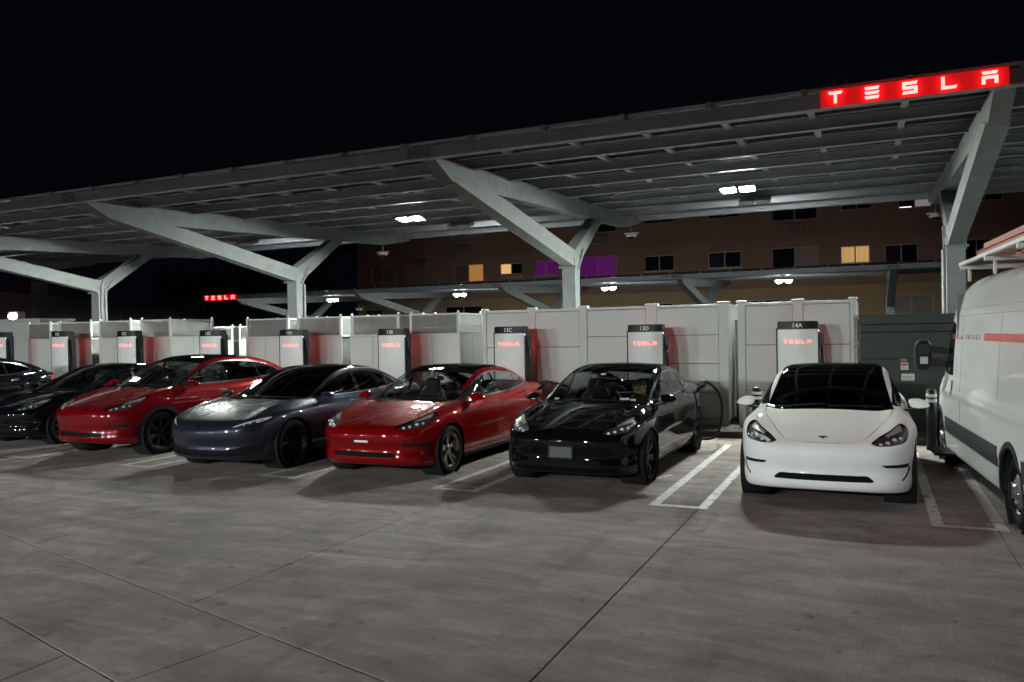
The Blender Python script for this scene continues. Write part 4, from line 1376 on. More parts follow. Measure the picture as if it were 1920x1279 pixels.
SIGN_RED = emit('sign_letter_light', (1.0, .012, .011), 62)
SIGN_FACE = emit('sign_face_light', (1.0, .010, .014), .42)
SIGN_FACE.node_tree.nodes['Principled BSDF'].inputs['Base Color'].default_value = (.16, .03, .03, 1)
def lit_sign(label, loc, w, h, lw, lh):
    t = thing('illuminated_sign', label, 'sign', loc, 0, 'red lit letter signs on the canopies')
    MB().box(-w / 2, w / 2, 0, .035, -h / 2, h / 2).build('sign_face', SIGN_FACE, t)
    for i, ch in enumerate('TESLA'):
        o = link('letter', letter_mesh(ch, lw, lh, .02), SIGN_RED, t)
        o.location = ((i - 2) * (w * .205) - .01, -.004, 0)
    return t
lit_sign('large red lit letter sign on the front edge of the near canopy', (.42, 10.04, 4.595), 1.90, .20, .155, .135)
lit_sign('small distant red lit letter sign at the left end of the farther canopy', (-29.72, 30.02, zt(10.1) - .60 + .01), 2.1, .26, .19, .18)

# ------------------------------------------------------------------ charging posts
post_white = mat('post_white', (.66, .68, .66), .22, coat=.4, var=.03, vscale=2)
post_black = mat('post_black', (.008, .008, .009), .4, spec=.25, var=.1)
post_grey = mat('post_grey', (.5, .5, .5), .4, var=.05)
num_white = mat('number_white', (.86, .86, .86), .5, var=.02)
CH_RED = emit('post_letter_light', (1.0, .06, .055), 3.2)
CH_GLOW = emit('post_back_light', (1.0, .010, .012), 8)
cable_m = mat('cable_rubber', (.008, .008, .009), .6, spec=.15, var=.15, vscale=20)
PO = {}
def post_parts():
    arc = [(-.325 + .65 * k / 14) for k in range(15)]
    fy = lambda x: -.10 - .055 * (1 - (x / .325) ** 2)
    out = [(x, fy(x)) for x in arc] + [(.325, .11), (-.325, .11)]
    PO['shell'] = MB().prism(out, 'z', .08, 1.775).mesh('shell')
    out2 = [(x * 1.005, fy(x) - .004) for x in arc] + [(.327, .115), (-.327, .115)]
    cap = MB().prism(out2, 'z', 1.782, 1.90)
    dome = [(x * .97, fy(x) * .95) for x in arc] + [(.315, .10), (-.315, .10)]
    cap.prism(dome, 'z', 1.90, 1.915)
    PO['cap'] = cap.mesh('cap')
    PO['base'] = MB().box(-.30, .30, -.10, .10, 0, .08).mesh('base')
    PO['side'] = MB().box(.327, .352, -.095, .125, .08, 1.80).box(-.352, -.327, -.095, .125, .08, 1.80).box(-.327, .327, .112, .128, .08, 1.78).mesh('side_panel')
    hl = MB(); hl.prism([(-.045, 1.70), (.06, 1.70), (.06, 1.50), (.02, 1.44), (-.03, 1.46), (-.045, 1.52)], 'x', .354, .405)
    PO['holster'] = hl.mesh('holster')
    PO['status'] = MB().box(.333, .347, -.098, -.0945, 1.735, 1.765).mesh('status_light')
    PO['glow'] = MB().box(-.22, .22, .130, .134, 1.535, 1.60).mesh('back_light')
post_parts()
STAT = emit('status_white', (1, 1, 1), 2.0)
def charging_post(x, y, number, top, cable, label):
    t = thing('charging_post', label, 'charging post', (x, y, ISLE), 0, 'charging posts behind the cars')
    s = (top - ISLE) / 1.91
    for k, nm, mt in (('base', 'base', post_grey), ('shell', 'shell', post_white), ('side', 'side_panel', post_black), ('holster', 'holster', post_black),
                      ('status', 'status_light', STAT), ('glow', 'back_light', CH_GLOW)):
        link(nm, PO[k], mt, t)
    c = link('cap', PO['cap'], post_black, t)
    n = link('lettering', text_mesh(number, .105, .002), num_white, c)
    n.location = (0, -.165, 1.84)
    for i, ch in enumerate('TESLA'):
        o = link('letter', letter_mesh(ch, .060, .058, .003), CH_RED, t)
        lx = (i - 2) * .096
        ly = -.10 - .055 * (1 - (lx / .325) ** 2)
        o.location = (lx, ly - .001, 1.565)
        o.rotation_euler = (0, 0, math.atan(.11 * lx / .325 ** 2))
    if cable:
        MB().tube(cable, .022, 8).build('cable', cable_m, t)
    for ch in t.children: ch.scale.z *= s; ch.location.z *= s
    return t
def hang(end=(.46, -.02, .55)):
    return [(.385, 0, 1.46), (.39, 0, 1.3), (.405, -.01, 1.1), (.43, -.02, .85), (.47, -.03, .55), (.50, -.04, .25), (.46, -.06, .06), (.40, -.08, .03)]
spots = [(-1.185, '14A', 2.03, 'white charging post marked 14A behind the white car'),
         (-3.855, '13D', 2.03, 'white charging post marked 13D behind the black car with the plate frame'),
         (-6.63, '13C', 2.05, 'white charging post marked 13C right of the red sedan roof'),
         (-9.42, '13B', 2.06, 'white charging post marked 13B behind the dark blue liftback'),
         (-12.13, '13A', 2.09, 'white charging post marked 13A between the red crossover and the dark blue liftback'),
         (-14.6, '12D', 2.12, 'white charging post marked 12D above the red crossover roof'),
         (-17.46, '12C', 2.16, 'white charging post marked 12C above the black car beside the red crossover'),
         (-20.02, '12B', 2.19, 'white charging post marked 12B right of the black car cut off by the frame'),
         (-22.6, '12A', 2.21, 'white charging post cut off by the left edge of the picture')]
for x, n, top, lab in spots:
    charging_post(x, 14.5, n, top, hang(), lab)

# ------------------------------------------------------------------ white equipment enclosures behind the posts
encl = mat('enclosure_white', (.47, .485, .46), .48, var=.05, vscale=1.6, bump=.04, bscale=30, rvar=.08)
encl_d = mat('enclosure_seam', (.14, .145, .14), .7, var=.1)
YW = 15.15
KX = YW / 15.6                             # wall measurements were taken at 15.6 m
def seam_split(x0, x1, z0, z1, seams):
    zs = [z0] + sorted(seams) + [z1]
    return [(x0, x1, zs[i], zs[i + 1]) for i in range(len(zs) - 1)]
def container(label, x0, x1, posts, panels, depth=2.2, top=2.40):
    x0, x1 = x0 * KX, x1 * KX
    posts = [(a * KX, b * KX) for a, b in posts]; panels = [(a * KX, b * KX, q) for a, b, q in panels]
    t = thing('equipment_container', label, 'equipment container', ((x0 + x1) / 2, YW, ISLE), 0, 'white equipment containers')
    ox, oz = (x0 + x1) / 2, ISLE
    H = top - oz
    MB().box(x0 - ox + .02, x1 - ox - .02, .03, depth, .06, H - .03).build('carcass', encl_d, t)
    for a, b in posts:
        MB().box(a - ox, b - ox, -.012, .06, .02, H).build('frame_post', encl, t, .004, 1)
        MB().box(a - ox - .02, b - ox + .02, -.03, .12, H, H + .045).build('corner_casting', encl, t, .008, 1)
    MB().box(x0 - ox, x1 - ox, -.006, .05, .0, .10).build('base_rail', encl, t, .004, 1)
    MB().box(x0 - ox, x1 - ox, -.004, depth, H - .05, H).build('roof', encl, t, .004, 1)
    MB().box(x1 - ox - .018, x1 - ox - .002, .06, depth, .1, H - .05).build('end_panel', encl, t)
    MB().box(x0 - ox + .002, x0 - ox + .018, .06, depth, .1, H - .05).build('end_panel', encl, t)
    for (a, b, seams) in panels:
        for (p, q, z0, z1) in seam_split(a - ox + .006, b - ox - .006, .11, H - .055, [s_ - oz for s_ in seams]):
            MB().box(p, q, 0, .03, z0 + .006, z1 - .006).build('panel', encl, t, .004, 1)
    rv = MB()
    for (a, b, _) in panels:
        for xx in (a + .03, b - .03):
            for k in range(7):
                rv.cyl((xx - ox, -.004, .2 + k * .33), (xx - ox, .0, .2 + k * .33), .008, 6)
    tag(rv.build('rivet', encl_d, t), kind='stuff')
    return t
container('long white panelled container wall behind the posts marked 13C and 13D', -7.82, -2.54,
          [(-7.82, -7.73), (-6.72, -6.56), (-5.56, -5.40), (-4.15, -3.93), (-2.72, -2.54)],
          [(-7.73, -6.72, [1.62, .75]), (-6.56, -5.56, [1.62, .75]), (-5.40, -4.15, [1.82, 1.2, .62]), (-3.93, -2.72, [1.82, 1.28, .72])])
container('shorter white panelled container behind the post marked 14A', -2.36, -.27,
          [(-2.36, -2.22), (-1.36, -1.18), (-.38, -.27)], [(-2.22, -1.36, [1.62, .78]), (-1.18, -.38, [1.62, .78])])
MB_ = MB().box(-2.50 * KX, -2.40 * KX, YW + .55, YW + .75, ISLE, 2.1)
tag(MB_.build('cable_riser', steel), 'grey cable riser in the gap between the two white containers', 'cable riser')

def cage_unit(label, x0, x1, top, y=YW, depth=1.15, body=1.93, right_face=False, group='white cabinets with louvred cages'):
    x0, x1 = (x0 * KX, x1 * KX) if y == YW else (x0, x1)
    t = thing('louvred_cabinet', label, 'cabinet', ((x0 + x1) / 2, y, ISLE), 0, group)
    w = (x1 - x0) / 2
    zb, zt_ = body - ISLE, top - ISLE - .03
    MB().box(-w + .02, w - .02, .02, depth - .02, .03, zb).build('carcass', encl_d if not right_face else encl, t)
    mid = (-w + w) / 2 - .06
    for a, b in ((-w, mid), (mid, w)):
        d_ = MB().box(a + .004, b - .004, 0, .02, .05, zb - .03).build('door', encl, t, .004, 1)
        hx_ = b - .07 if a < mid - .1 and b <= mid else a + .07
        MB().box(hx_ - .012, hx_ + .012, -.035, -.022, zb * .5, zb * .5 + .16).box(hx_ - .01, hx_ + .01, -.022, -.002, zb * .5 + .07, zb * .5 + .09).build('handle', post_black, d_)
    MB().box(-w, w, -.004, depth, zb - .025, zb + .02).build('deck', encl, t, .004, 1)
    for sx in (-1, 1):
        for yy in (.03, depth - .03):
            p = MB().box(sx * w - sx * .05 - .03, sx * w - sx * .05 + .03, yy - .03, yy + .03, zb + .02, zt_)
            q = MB().cyl((sx * w - sx * .05, yy, zt_), (sx * w - sx * .05, yy, zt_ + .05), .028, 10, .02)
            o = p.build('cage_post', encl, t, .004, 1)
            q.build('post_cap', encl, o)
    for a, b in (((-w, .03), (w, .03)), ((-w, depth - .03), (w, depth - .03)), ((w - .05, .03), (w - .05, depth - .03)), ((-w + .05, .03), (-w + .05, depth - .03))):
        MB().beam((*a, zt_ - .02), (*b, zt_ - .02), .035, .035).build('cage_rail', encl, t)
    sl = MB()
    n = 13
    for k in range(n):
        z = zb + .045 + (zt_ - zb - .09) * k / (n - 1)
        sl.beam((-w + .09, .03, z), (w - .09, .03, z), .036, .005, (0, .7, .7))
        sl.beam((w - .05, .07, z), (w - .05, depth - .07, z), .036, .006, (.7, 0, .7))
        sl.beam((-w + .09, depth - .03, z), (w - .09, depth - .03, z), .036, .005, (0, .7, .7))
    for k in range(8):
        xx = -w + .1 + (2 * w - .2) * k / 7
        sl.box(xx - .004, xx + .004, .036, .042, zb + .02, zt_ - .03)
    tag(sl.build('louvre', mat('louvre_grey', (.21, .21, .205), .55, var=.06), t), kind='stuff')
    fan = MB()
    fan.box(-w + .2, w - .2, .25, depth - .25, zb + .02, zb + .16)
    fan.build('fan_housing', encl_d, t, .01, 1)
    if right_face:
        for a, b in ((.02, depth / 2 - .004), (depth / 2 + .004, depth - .02)):
            MB().box(w - .02, w, a, b, .05, zb - .03).build('side_door', encl, t, .004, 1)
        MB().box(w, w + .02, depth - .22, depth - .10, .75, 1.05).build('control_box', post_black, t)
    return t
C1 = [(-14.6, -13.2, 'above the post marked 13A, leftmost of its row'), (-12.97, -11.6, 'right of the post marked 13A'),
      (-11.37, -9.97, 'left of the post marked 13B'), (-9.72, -8.39, 'next to the long container wall')]
for i, (a, b, w) in enumerate(C1):
    cage_unit('white cabinet with louvred cage on top, ' + w, a, b, 2.42, right_face=(i == 3))
C2 = [(-23.1, -22.05, 'left of the post marked 12B'), (-21.72, -20.32, 'right of the post marked 12B'),
      (-20.02, -18.72, 'left of the post marked 12C'), (-18.38, -17.21, 'with bright side, left of the post marked 12D')]
for i, (a, b, w) in enumerate(C2):
    cage_unit('white louvred cabinet ' + w, a, b, 2.49, body=1.98, right_face=(i == 3), depth=1.5)
cage_unit('low white cabinet set back in the gap left of the post marked 13A', -17.75, -16.65, 2.30, y=17.3, body=1.86)
cage_unit('low white cabinet set back behind the post marked 12D', -16.45, -15.2, 2.30, y=17.3, body=1.86)
t = thing('utility_cabinet', 'plain white cabinet with door outline at the left edge of the picture', 'cabinet', (-26.6, 17.2, ISLE))
MB().box(-1.9, 1.75, 0, 1.2, 0, 2.50).build('carcass', encl, t, .01)
MB().box(-1.95, 1.80, -.05, 1.25, 2.502, 2.58).build('roof', encl, t, .01)
MB().box(.5, 1.55, -.02, -.002, .15, 2.3).build('door', encl, t, .006)
MB().tube([(1.35, -.03, 1.2), (1.35, -.06, 1.2), (1.35, -.06, 1.75), (1.35, -.03, 1.75)], .012).build('handle', steel, t)

# dark enclosure with sheet doors
dk = mat('dark_enclosure', (.036, .043, .040), .5, spec=.15, var=.12, vscale=1.5, bump=.05, bscale=25, rvar=.1)
dkb = mat('dark_recess', (.012, .013, .013), .8)
t = thing('storage_enclosure', 'dark green grey steel enclosure with wide sheet doors between white container and van', 'enclosure', (2.4, YW, ISLE))
x0, x1 = -.22 - 2.4, 3.2
MB().box(x0 + .01, x1, .04, 3.0, 0, 1.98).build('carcass', dkb, t)
MB().box(x0 - .01, x1, -.06, 3.0, 1.84, 2.0).build('fascia', dk, t, .006)
for z0, z1 in ((.05, 1.235), (1.245, 1.69), (1.71, 1.83)):
    for a, b in ((x0 + .01, x0 + 1.85), (x0 + 1.86, x1)):
        MB().box(a, b, .0, .035, z0, z1).build('sheet_panel', dk, t, .004, 1)
rr = MB().cyl((x0 - .05, -.02, 0), (x0 - .05, -.02, 2.0), .035, 10)
rr.box(x0 - .09, x0 - .0, -.07, .0, 1.93, 2.0); rr.box(x0 - .085, x0 - .01, -.06, .0, 1.45, 1.55)
rr.build('downpipe', steel, t)
sgw = mat('notice_white', (.55, .55, .52), .5, var=.06)
sgc = mat('notice_cream', (.50, .49, .40), .5, var=.06)
sgr = mat('notice_red', (.50, .05, .04), .5, var=.06)
sgk = mat('notice_ink', (.06, .06, .06), .6)
def notice(label, x, z, w, h, base, band=None, lines=3):
    s = thing('notice', label, 'notice', (x, YW - .005, z))
    MB().box(-w / 2, w / 2, -.006, 0, -h / 2, h / 2).build('notice_board', base, s)
    if band: MB().box(-w / 2 + .008, w / 2 - .008, -.009, -.0065, h / 2 - .055, h / 2 - .012).build('notice_band', band, s)
    ln = MB()
    for k in range(lines):
        zz = -h / 2 + .02 + k * .024
        ln.box(-w / 2 + .018, w / 2 - .018 - (k % 2) * .03, -.009, -.0065, zz - .004, zz + .004)
    ln.build('notice_print', sgk, s)
notice('small white notice with red band on the dark enclosure', .48, 1.23, .115, .12, sgw, sgr, 2)
notice('small grey notice at the top of three on the dark enclosure', .47, 1.335, .10, .055, mat('notice_grey', (.16, .16, .15), .5), None, 1)
notice('wide cream notice lowest on the dark enclosure', .53, 1.045, .20, .115, sgc, None, 3)

# bollards
def bollard(x, y, label):
    t = thing('bollard', label, 'bollard', (x, y, 0), 0, 'bollards beside the white car')
    MB().cyl((0, 0, 0), (0, 0, .90), .075, 20).lathe([(.075, .90), (.068, .925), (.04, .94), (0, .945)], (0, 0, 0), 'z', 20).build('post', mat('bollard_black', (.008, .008, .009), .55, spec=.2, var=.1), t)
    for z in (.74, .82):
        MB().lathe([(.0765, z), (.0775, z + .003), (.0775, z + .042), (.0765, z + .045)], (0, 0, 0), 'z', 20).build('reflective_band', mat('band_white', (.62, .63, .62), .35, var=.06), t)
bollard(-1.79, 13.75, 'black bollard with white bands left of the white car')
bollard(.80, 13.75, 'black bollard with white bands beside the van mirror')

# security cameras hung from the beams
def dome_camera(x, y, z, label):
    t = thing('security_camera', label, 'security camera', (x, y, z), 0, 'security cameras under the canopies')
    MB().cyl((0, 0, .02), (0, 0, .26), .02, 8).build('stem', steel, t)
    b = MB(); b.lathe([(0, .05), (.10, .05), (.14, .0), (.14, -.05), (.11, -.06)], (0, 0, 0), 'z', 20); b.box(-.20, .20, -.03, .03, .02, .06)
    b.build('housing', mat('camera_white', (.55, .55, .55), .35), t)
    MB().lathe([(.10, -.06), (.085, -.10), (.05, -.13), (0, -.14)], (0, 0, 0), 'z', 18).build('dome', MAT['gloss_black'] if 'gloss_black' in MAT else post_black, t)
dome_camera(-13.72, 20.6, zt(20.6) - .60, 'white security camera under the rear tip of the beam left of the bright lamp')
dome_camera(1.38, 21.2, zt(21.2) - .55, 'white security camera under the beam left of the right column')
dome_camera(-6.07, 21.4, zt(21.4) - .50, 'white security camera under the rear tip of the middle beam')
dome_camera(-22.6, 31.8, 3.25, 'small security camera under the farther canopy left of the flats')

# ------------------------------------------------------------------ apartment block behind
stucco = mat('brown_stucco', (.27, .185, .145), .88, var=.14, vscale=.6, bump=.3, bscale=24)
stucco_l = mat('ochre_stucco', (.36, .28, .16), .88, var=.12, vscale=.6, bump=.3, bscale=24)
wfr = mat('window_frame', (.42, .42, .42), .45, metal=.3)
glass_dark = mat('window_glass', (.014, .015, .020), .08, spec=.6, var=.2, vscale=2)
glass_blue = mat('window_blue', (.03, .033, .055), .10, spec=.6)
curtain = mat('curtain', (.30, .27, .27), .85, var=.15, vscale=3, stretch=(12, 1, .3))
curtain_d = mat('curtain_dark', (.16, .14, .13), .85, var=.2, vscale=3, stretch=(10, 1, .3))
lit_or = emit('lit_orange', (1.0, .46, .10), .34)
lit_wm = emit('lit_warm', (1.0, .58, .22), .75)
lit_pu = emit('lit_purple', (.42, .0, .50), .13)
lit_wh = emit('lit_white', (.9, .8, .75), .20)
for _w in (lit_or, lit_wm, lit_pu, lit_wh): _w.node_tree.nodes['Principled BSDF'].inputs['Base Color'].default_value = (.03, .025, .03, 1)
YB = 50.0
bld = thing('apartment_block', 'brown stucco apartment block with rows of windows behind the canopies', 'apartment block', (-8, YB, 0))
MB().box(-27.6, 32, .30, 13, 0, 12.4).build('core', stucco, bld)
WIN = []   # x centre, z centre, width, height, kind
WIN += [(-33.4, 6.5, 2.0, 1.15, 'dk'), (-26.15, 6.2, 2.4, 1.5, 'orange'), (-22.8, 6.35, 1.7, 1.0, 'warm'), (-20.2, 6.38, 1.75, 1.0, 'purple'), (-16.5, 6.25, 2.6, 1.45, 'purple'),
        (-12.4, 6.3, 1.95, 1.0, 'dark'), (-8.3, 6.3, 2.0, 1.0, 'blue'), (-4.2, 6.1, 2.6, 1.45, 'half'), (-.9, 6.2, 1.55, 1.0, 'blinds'), (1.5, 6.1, 1.7, 1.1, 'blue'), (5.2, 6.15, 1.7, 1.1, 'dark'),
        (-33.4, 9.6, 2.0, 1.15, 'dk'), (-26.1, 9.45, 2.6, 1.6, 'pale'), (-23.2, 9.5, 1.6, 1.05, 'dk'), (-16.5, 9.3, 2.6, 1.5, 'dark'), (-12.4, 9.4, 1.95, 1.0, 'dark'),
        (-8.3, 9.4, 2.0, 1.0, 'blue'), (-4.2, 9.2, 2.6, 1.5, 'dark'), (-.8, 9.3, 1.7, 1.0, 'blue'), (2.2, 9.2, 1.7, 1.1, 'white'), (5.6, 9.3, 1.7, 1.1, 'dark'),
        (-34.3, 3.4, 1.6, 1.1, 'dark'), (-31.0, 3.4, 1.9, .8, 'dark'), (-26.6, 3.3, 3.0, 1.4, 'dark'), (-20.5, 3.2, 1.6, 1.1, 'dark'), (-12.4, 3.2, 1.7, 1.1, 'dark'), (2.0, 3.0, 2.2, 1.5, 'pale'),
        (-6, 3.2, 1.7, 1.1, 'dark'), (6, 3.1, 1.9, 1.3, 'pale')]
holes = [(x + 8 - w / 2, x + 8 + w / 2, z - h / 2, z + h / 2) for x, z, w, h, k in WIN]
# facade of wall strips around real openings, one storey band at a time
wall = MB(); wall2 = MB()
for z0, z1, tgt in ((0, 4.55, wall2), (4.55, 7.6, wall), (7.6, 12.4, wall)):
    hs = sorted(h for h in holes if z0 < (h[2] + h[3]) / 2 < z1)
    x = -27.6
    for a, b, c, d in hs:
        tgt.box(x, a, 0, .30, z0, z1); tgt.box(a, b, 0, .30, z0, c); tgt.box(a, b, 0, .30, d, z1); x = b
    tgt.box(x, 32, 0, .30, z0, z1)
wall.build('facade', stucco, bld); wall2.build('facade', stucco_l, bld)
for z in (4.55, 7.6):
    MB().box(-27.62, 32, -.05, -.003, z - .10, z + .04).build('string_course', stucco, bld)
MB().box(-27.8, 32.2, -.25, 13.2, 12.402, 12.75).build('parapet', stucco, bld)
MB().cyl((-23.4, -.06, 0), (-23.4, -.06, 12.3), .05, 8).build('downpipe', stucco, bld)
for x, z, w, h, k in WIN:
    X = x + 8
    f = MB()
    t_ = .05
    for a, b, c, d in ((-w / 2, w / 2, -h / 2, -h / 2 + t_), (-w / 2, w / 2, h / 2 - t_, h / 2), (-w / 2, -w / 2 + t_, -h / 2 + t_, h / 2 - t_), (w / 2 - t_, w / 2, -h / 2 + t_, h / 2 - t_),
                       (-.025, .025, -h / 2 + t_, h / 2 - t_)):
        f.box(a, b, .08, .16, c, d)
    o = f.build('window', wfr, bld)
    o.location = (X, 0, z)
    kinds = {'dk': ('curtain_dark', 'curtain_dark'), 'dark': ('window_glass', 'window_glass'), 'blue': ('window_blue', 'window_glass'), 'half': ('window_glass', 'curtain'),
             'pale': ('curtain', 'curtain'), 'orange': ('curtain_dark', 'lit_orange'), 'warm': ('lit_warm', 'window_glass'), 'purple': ('lit_purple', 'lit_purple'),
             'blinds': ('lit_warm', 'lit_warm'), 'white': ('window_glass', 'lit_white')}[k]
    for s, mk in zip((-1, 1), kinds):
        a, b = (-w / 2 + t_, -.025) if s < 0 else (.025, w / 2 - t_)
        MB().box(a, b, .13, .14, -h / 2 + t_, h / 2 - t_).build('pane', MAT[mk], o)
    if k == 'blinds':
        sl = MB()
        for q in range(22):
            xx = -w / 2 + .08 + (w - .16) * q / 21
            sl.box(xx - .012, xx + .012, .10, .125, -h / 2 + t_, h / 2 - t_)
        tag(sl.build('blind_slat', mat('blind', (.30, .20, .10), .8), o), kind='stuff')
    if k in ('orange', 'warm'):
        MB().box(-w / 2 + t_, w / 2 - t_, .11, .128, -h / 2 + t_, -h / 2 + .30).build('half_curtain', curtain, o)
    if k == 'white':
        MB().box(-.75, -.15, .10, .125, -h / 2 - .02 + t_, -h / 2 + .09).build('light_strip', emit('strip_white', (1, .9, .85), 2.2), o)
    MB().box(-w / 2 - .04, w / 2 + .04, -.04, .08, -h / 2 - .05, -h / 2 - .002).build('sill', wfr, o)
acm = mat('ac_grey', (.30, .28, .26), .6, var=.1)
for x, z in ((-26.3, 7.9), (-16.4, 8.0), (-4.2, 7.9), (-29.8, 7.1)):
    t = thing('air_conditioner', {-26.3: 'grey air conditioner below the pale curtained window of the brown flats', -16.4: 'air conditioner on the brown flats above the large purple window',
                                  -4.2: 'air conditioner on the brown flats beneath the bright lamp', -29.8: 'small wall vent unit near the left corner of the brown flats'}[x],
              'air conditioner', (x, YB, z), 0, 'air conditioners on the flats')
    MB().box(-.42, .42, -.35, 0, -.25, .25).build('case', acm, t, .02)
    g_ = MB()
    for k in range(7): g_.box(-.36, .36, -.362, -.351, -.2 + k * .06, -.17 + k * .06)
    g_.build('vent_grille', sgk, t)

# ------------------------------------------------------------------ low dark building on the left, floodlight, roof unit
lowm = mat('grey_render', (.34, .34, .36), .88, var=.15, vscale=.5, bump=.2, bscale=20)
def along(u, v, z):                        # where a sight line of the photograph meets a height: used once to place the wall ends
    d = _f + _r * ((u - 960) / CAM_F) - _u * ((v - 639.5) / CAM_F)
    t_ = (z - CAM_H) / d.z
    return (d.x * t_, d.y * t_)
pa, pb = (-58.0, 20.0), (-52.0, 82.0)
pa, pb = along(-120, 536, 4.6), along(545, 598, 4.6)
d = Vector((pb[0] - pa[0], pb[1] - pa[1])); Ld = d.length; ang = math.atan2(d.y, d.x)
low = thing('low_building', 'long low dark building beyond the parking lot', 'building', (pa[0], pa[1], 0), ang)
MB().box(0, Ld, 0, 12, 0, 4.4).build('wall', lowm, low)
MB().box(-.1, Ld + .1, -.12, 12, 4.402, 4.62).build('coping', lowm, low)
for k in range(5):
    MB().box(8 + k * 11, 8.25 + k * 11, -.14, -.002, 0, 4.3).build('pilaster', lowm, low)
t = thing('floodlight', 'glaring white floodlight on the low building at the left edge', 'floodlight', (0, 0, 0))
fx, fy = along(30, 594, 3.1)
t.location = (fx + .3, fy - .3, 3.1)
MB().box(-.35, .35, -.05, .30, -.22, .22).build('housing', house, t, .02)
MB().add(*superell((0, -.055, 0), (.27, .06, .13), 2.3, 10, 20), smooth=True).build('lens', emit('led_flood', (.86, .90, 1.0), 150), t)
acx, acy = along(36, 538, 5.0)
t = thing('roof_unit', 'pale boxy ventilation unit on the low building roof', 'roof unit', (acx - .6, acy + 1.2, 4.62))
MB().box(-.55, .55, -.5, .5, .05, .75).build('case', mat('unit_grey', (.34, .34, .36), .6, var=.1), t, .02)
MB().box(-.6, .6, -.55, .55, 0, .05).build('skid', lowm, t)

# ------------------------------------------------------------------ dark trees beyond
bark = mat('bark', (.06, .045, .035), .9, var=.2, vscale=4, bump=.5, bscale=20)
leafm = mat('leaf', (.045, .055, .03), .8, var=.35, vscale=1.2)
def tree(x, y, h, r, seed, label):
    rnd = random.Random(seed)
    t = thing('tree', label, 'tree', (x, y, 0), 0, 'dark trees beyond the lot')
    tr = MB()
    tr.tube([(0, 0, 0), (.1, .05, h * .25), (-.05, 0, h * .5), (.05, .1, h * .75)], .18, 7)
    tips = []
    for k in range(14):
        a = rnd.uniform(0, 6.28); z0 = h * rnd.uniform(.35, .72); rr_ = r * rnd.uniform(.4, .9)
        tip = (math.cos(a) * rr_, math.sin(a) * rr_, z0 + h * rnd.uniform(.08, .28)); tips.append(tip)
        tr.tube([(0, 0, z0), (tip[0] * .5, tip[1] * .5, z0 + (tip[2] - z0) * .6), tip], .05, 5)
    tr.build('trunk', bark, t)
    lf = MB()
    for k in range(2600):
        c = rnd.choice(tips)
        q = Vector((rnd.gauss(0, 1), rnd.gauss(0, 1), rnd.gauss(0, .8))) * r * .22
        p = Vector(c) + q
        u = Vector((rnd.gauss(0, 1), rnd.gauss(0, 1), rnd.gauss(0, 1))).normalized(); w_ = u.orthogonal().normalized()
        s = rnd.uniform(.10, .22)
        lf.add([p - u * s, p + w_ * s * .5, p + u * s, p - w_ * s * .5], [(0, 1, 2, 3)])
    lf.build('crown', leafm, t)
tree(-43, 61, 18.5, 4.2, 3, 'tall dark tree rising behind the middle of the canopy')
tree(-47, 55, 9.5, 4.5, 5, 'dark bushy tree left of the flats under the canopy')
tree(-53, 52, 8.0, 4.2, 6, 'dark tree behind the small distant red sign')
tree(-37.5, 60, 10.5, 3.2, 8, 'dark tree at the left corner of the flats')
# ------------------------------------------------------------------ the parked cars
car_materials()
KS, KY, KL = CarKind(SEDAN), CarKind(CROSSOVER), CarKind(LIFTBACK)
white = paint('white_paint', (.82, .83, .82), .60, 0.0, .6)
black = paint('black_paint', (.0035, .0036, .0038), .45, 0.0)
black2 = paint('blue_black_paint', (.003, .0033, .005), .4, 0.0)
red = paint('red_paint', (.17, .0022, .0035), .42, .15)
red2 = paint('deep_red_paint', (.135, .0022, .004), .42, .15)
slate = paint('slate_paint', (.026, .028, .040), .34, .5)
GC = 'cars parked nose out at the charging posts'
def at(K, x, yaxle): return (x, yaxle - K.S['axle'] + K.S['L'] / 2, 0)
c_white = build_car(KS, 'parked_car', 'white sedan with dark tinted glass beside the van', at(KS, -.50, 9.64), 0, white, 'ten', wind='black_glass', side='black_glass', trim='gloss_black', group=GC)
c_black = build_car(KS, 'parked_car', 'black sedan with empty plate frame and a person at the wheel', at(KS, -3.45, 9.74), 0, black, 'turbine', wind='smoke_glass', side='clear_glass', plate='frame', group=GC)
c_red = build_car(KS, 'parked_car', 'bright red sedan with silver wheels and clear glass', at(KS, -6.17, 9.50), 0, red, 'split', 'silver_rim', wind='clear_glass', side='clear_glass', plate='strip', group=GC)
c_slate = build_car(KL, 'parked_car', 'slate blue liftback with slim hooked headlights between the two red cars', at(KL, -8.68, 9.22), 0, slate, 'ten', wind='black_glass', side='black_glass', group=GC)
c_redy = build_car(KY, 'parked_car', 'tall red crossover with black arches and dark wheels', at(KY, -11.75, 9.60), 0, red2, 'turbine', wind='clear_glass', side='tinted_glass', group=GC)
c_blk2 = build_car(KS, 'parked_car', 'black sedan with pale seats left of the red crossover', at(KS, -14.65, 10.0), 0, black2, 'ten', wind='smoke_glass', side='tinted_glass', trim='gloss_black', seats='cabin_grey', group=GC)
c_dark = build_car(KY, 'parked_car', 'black crossover cut off by the left edge of the picture', at(KY, -19.4, 9.6), 0, black2, 'ten', wind='tinted_glass', side='tinted_glass', group=GC)

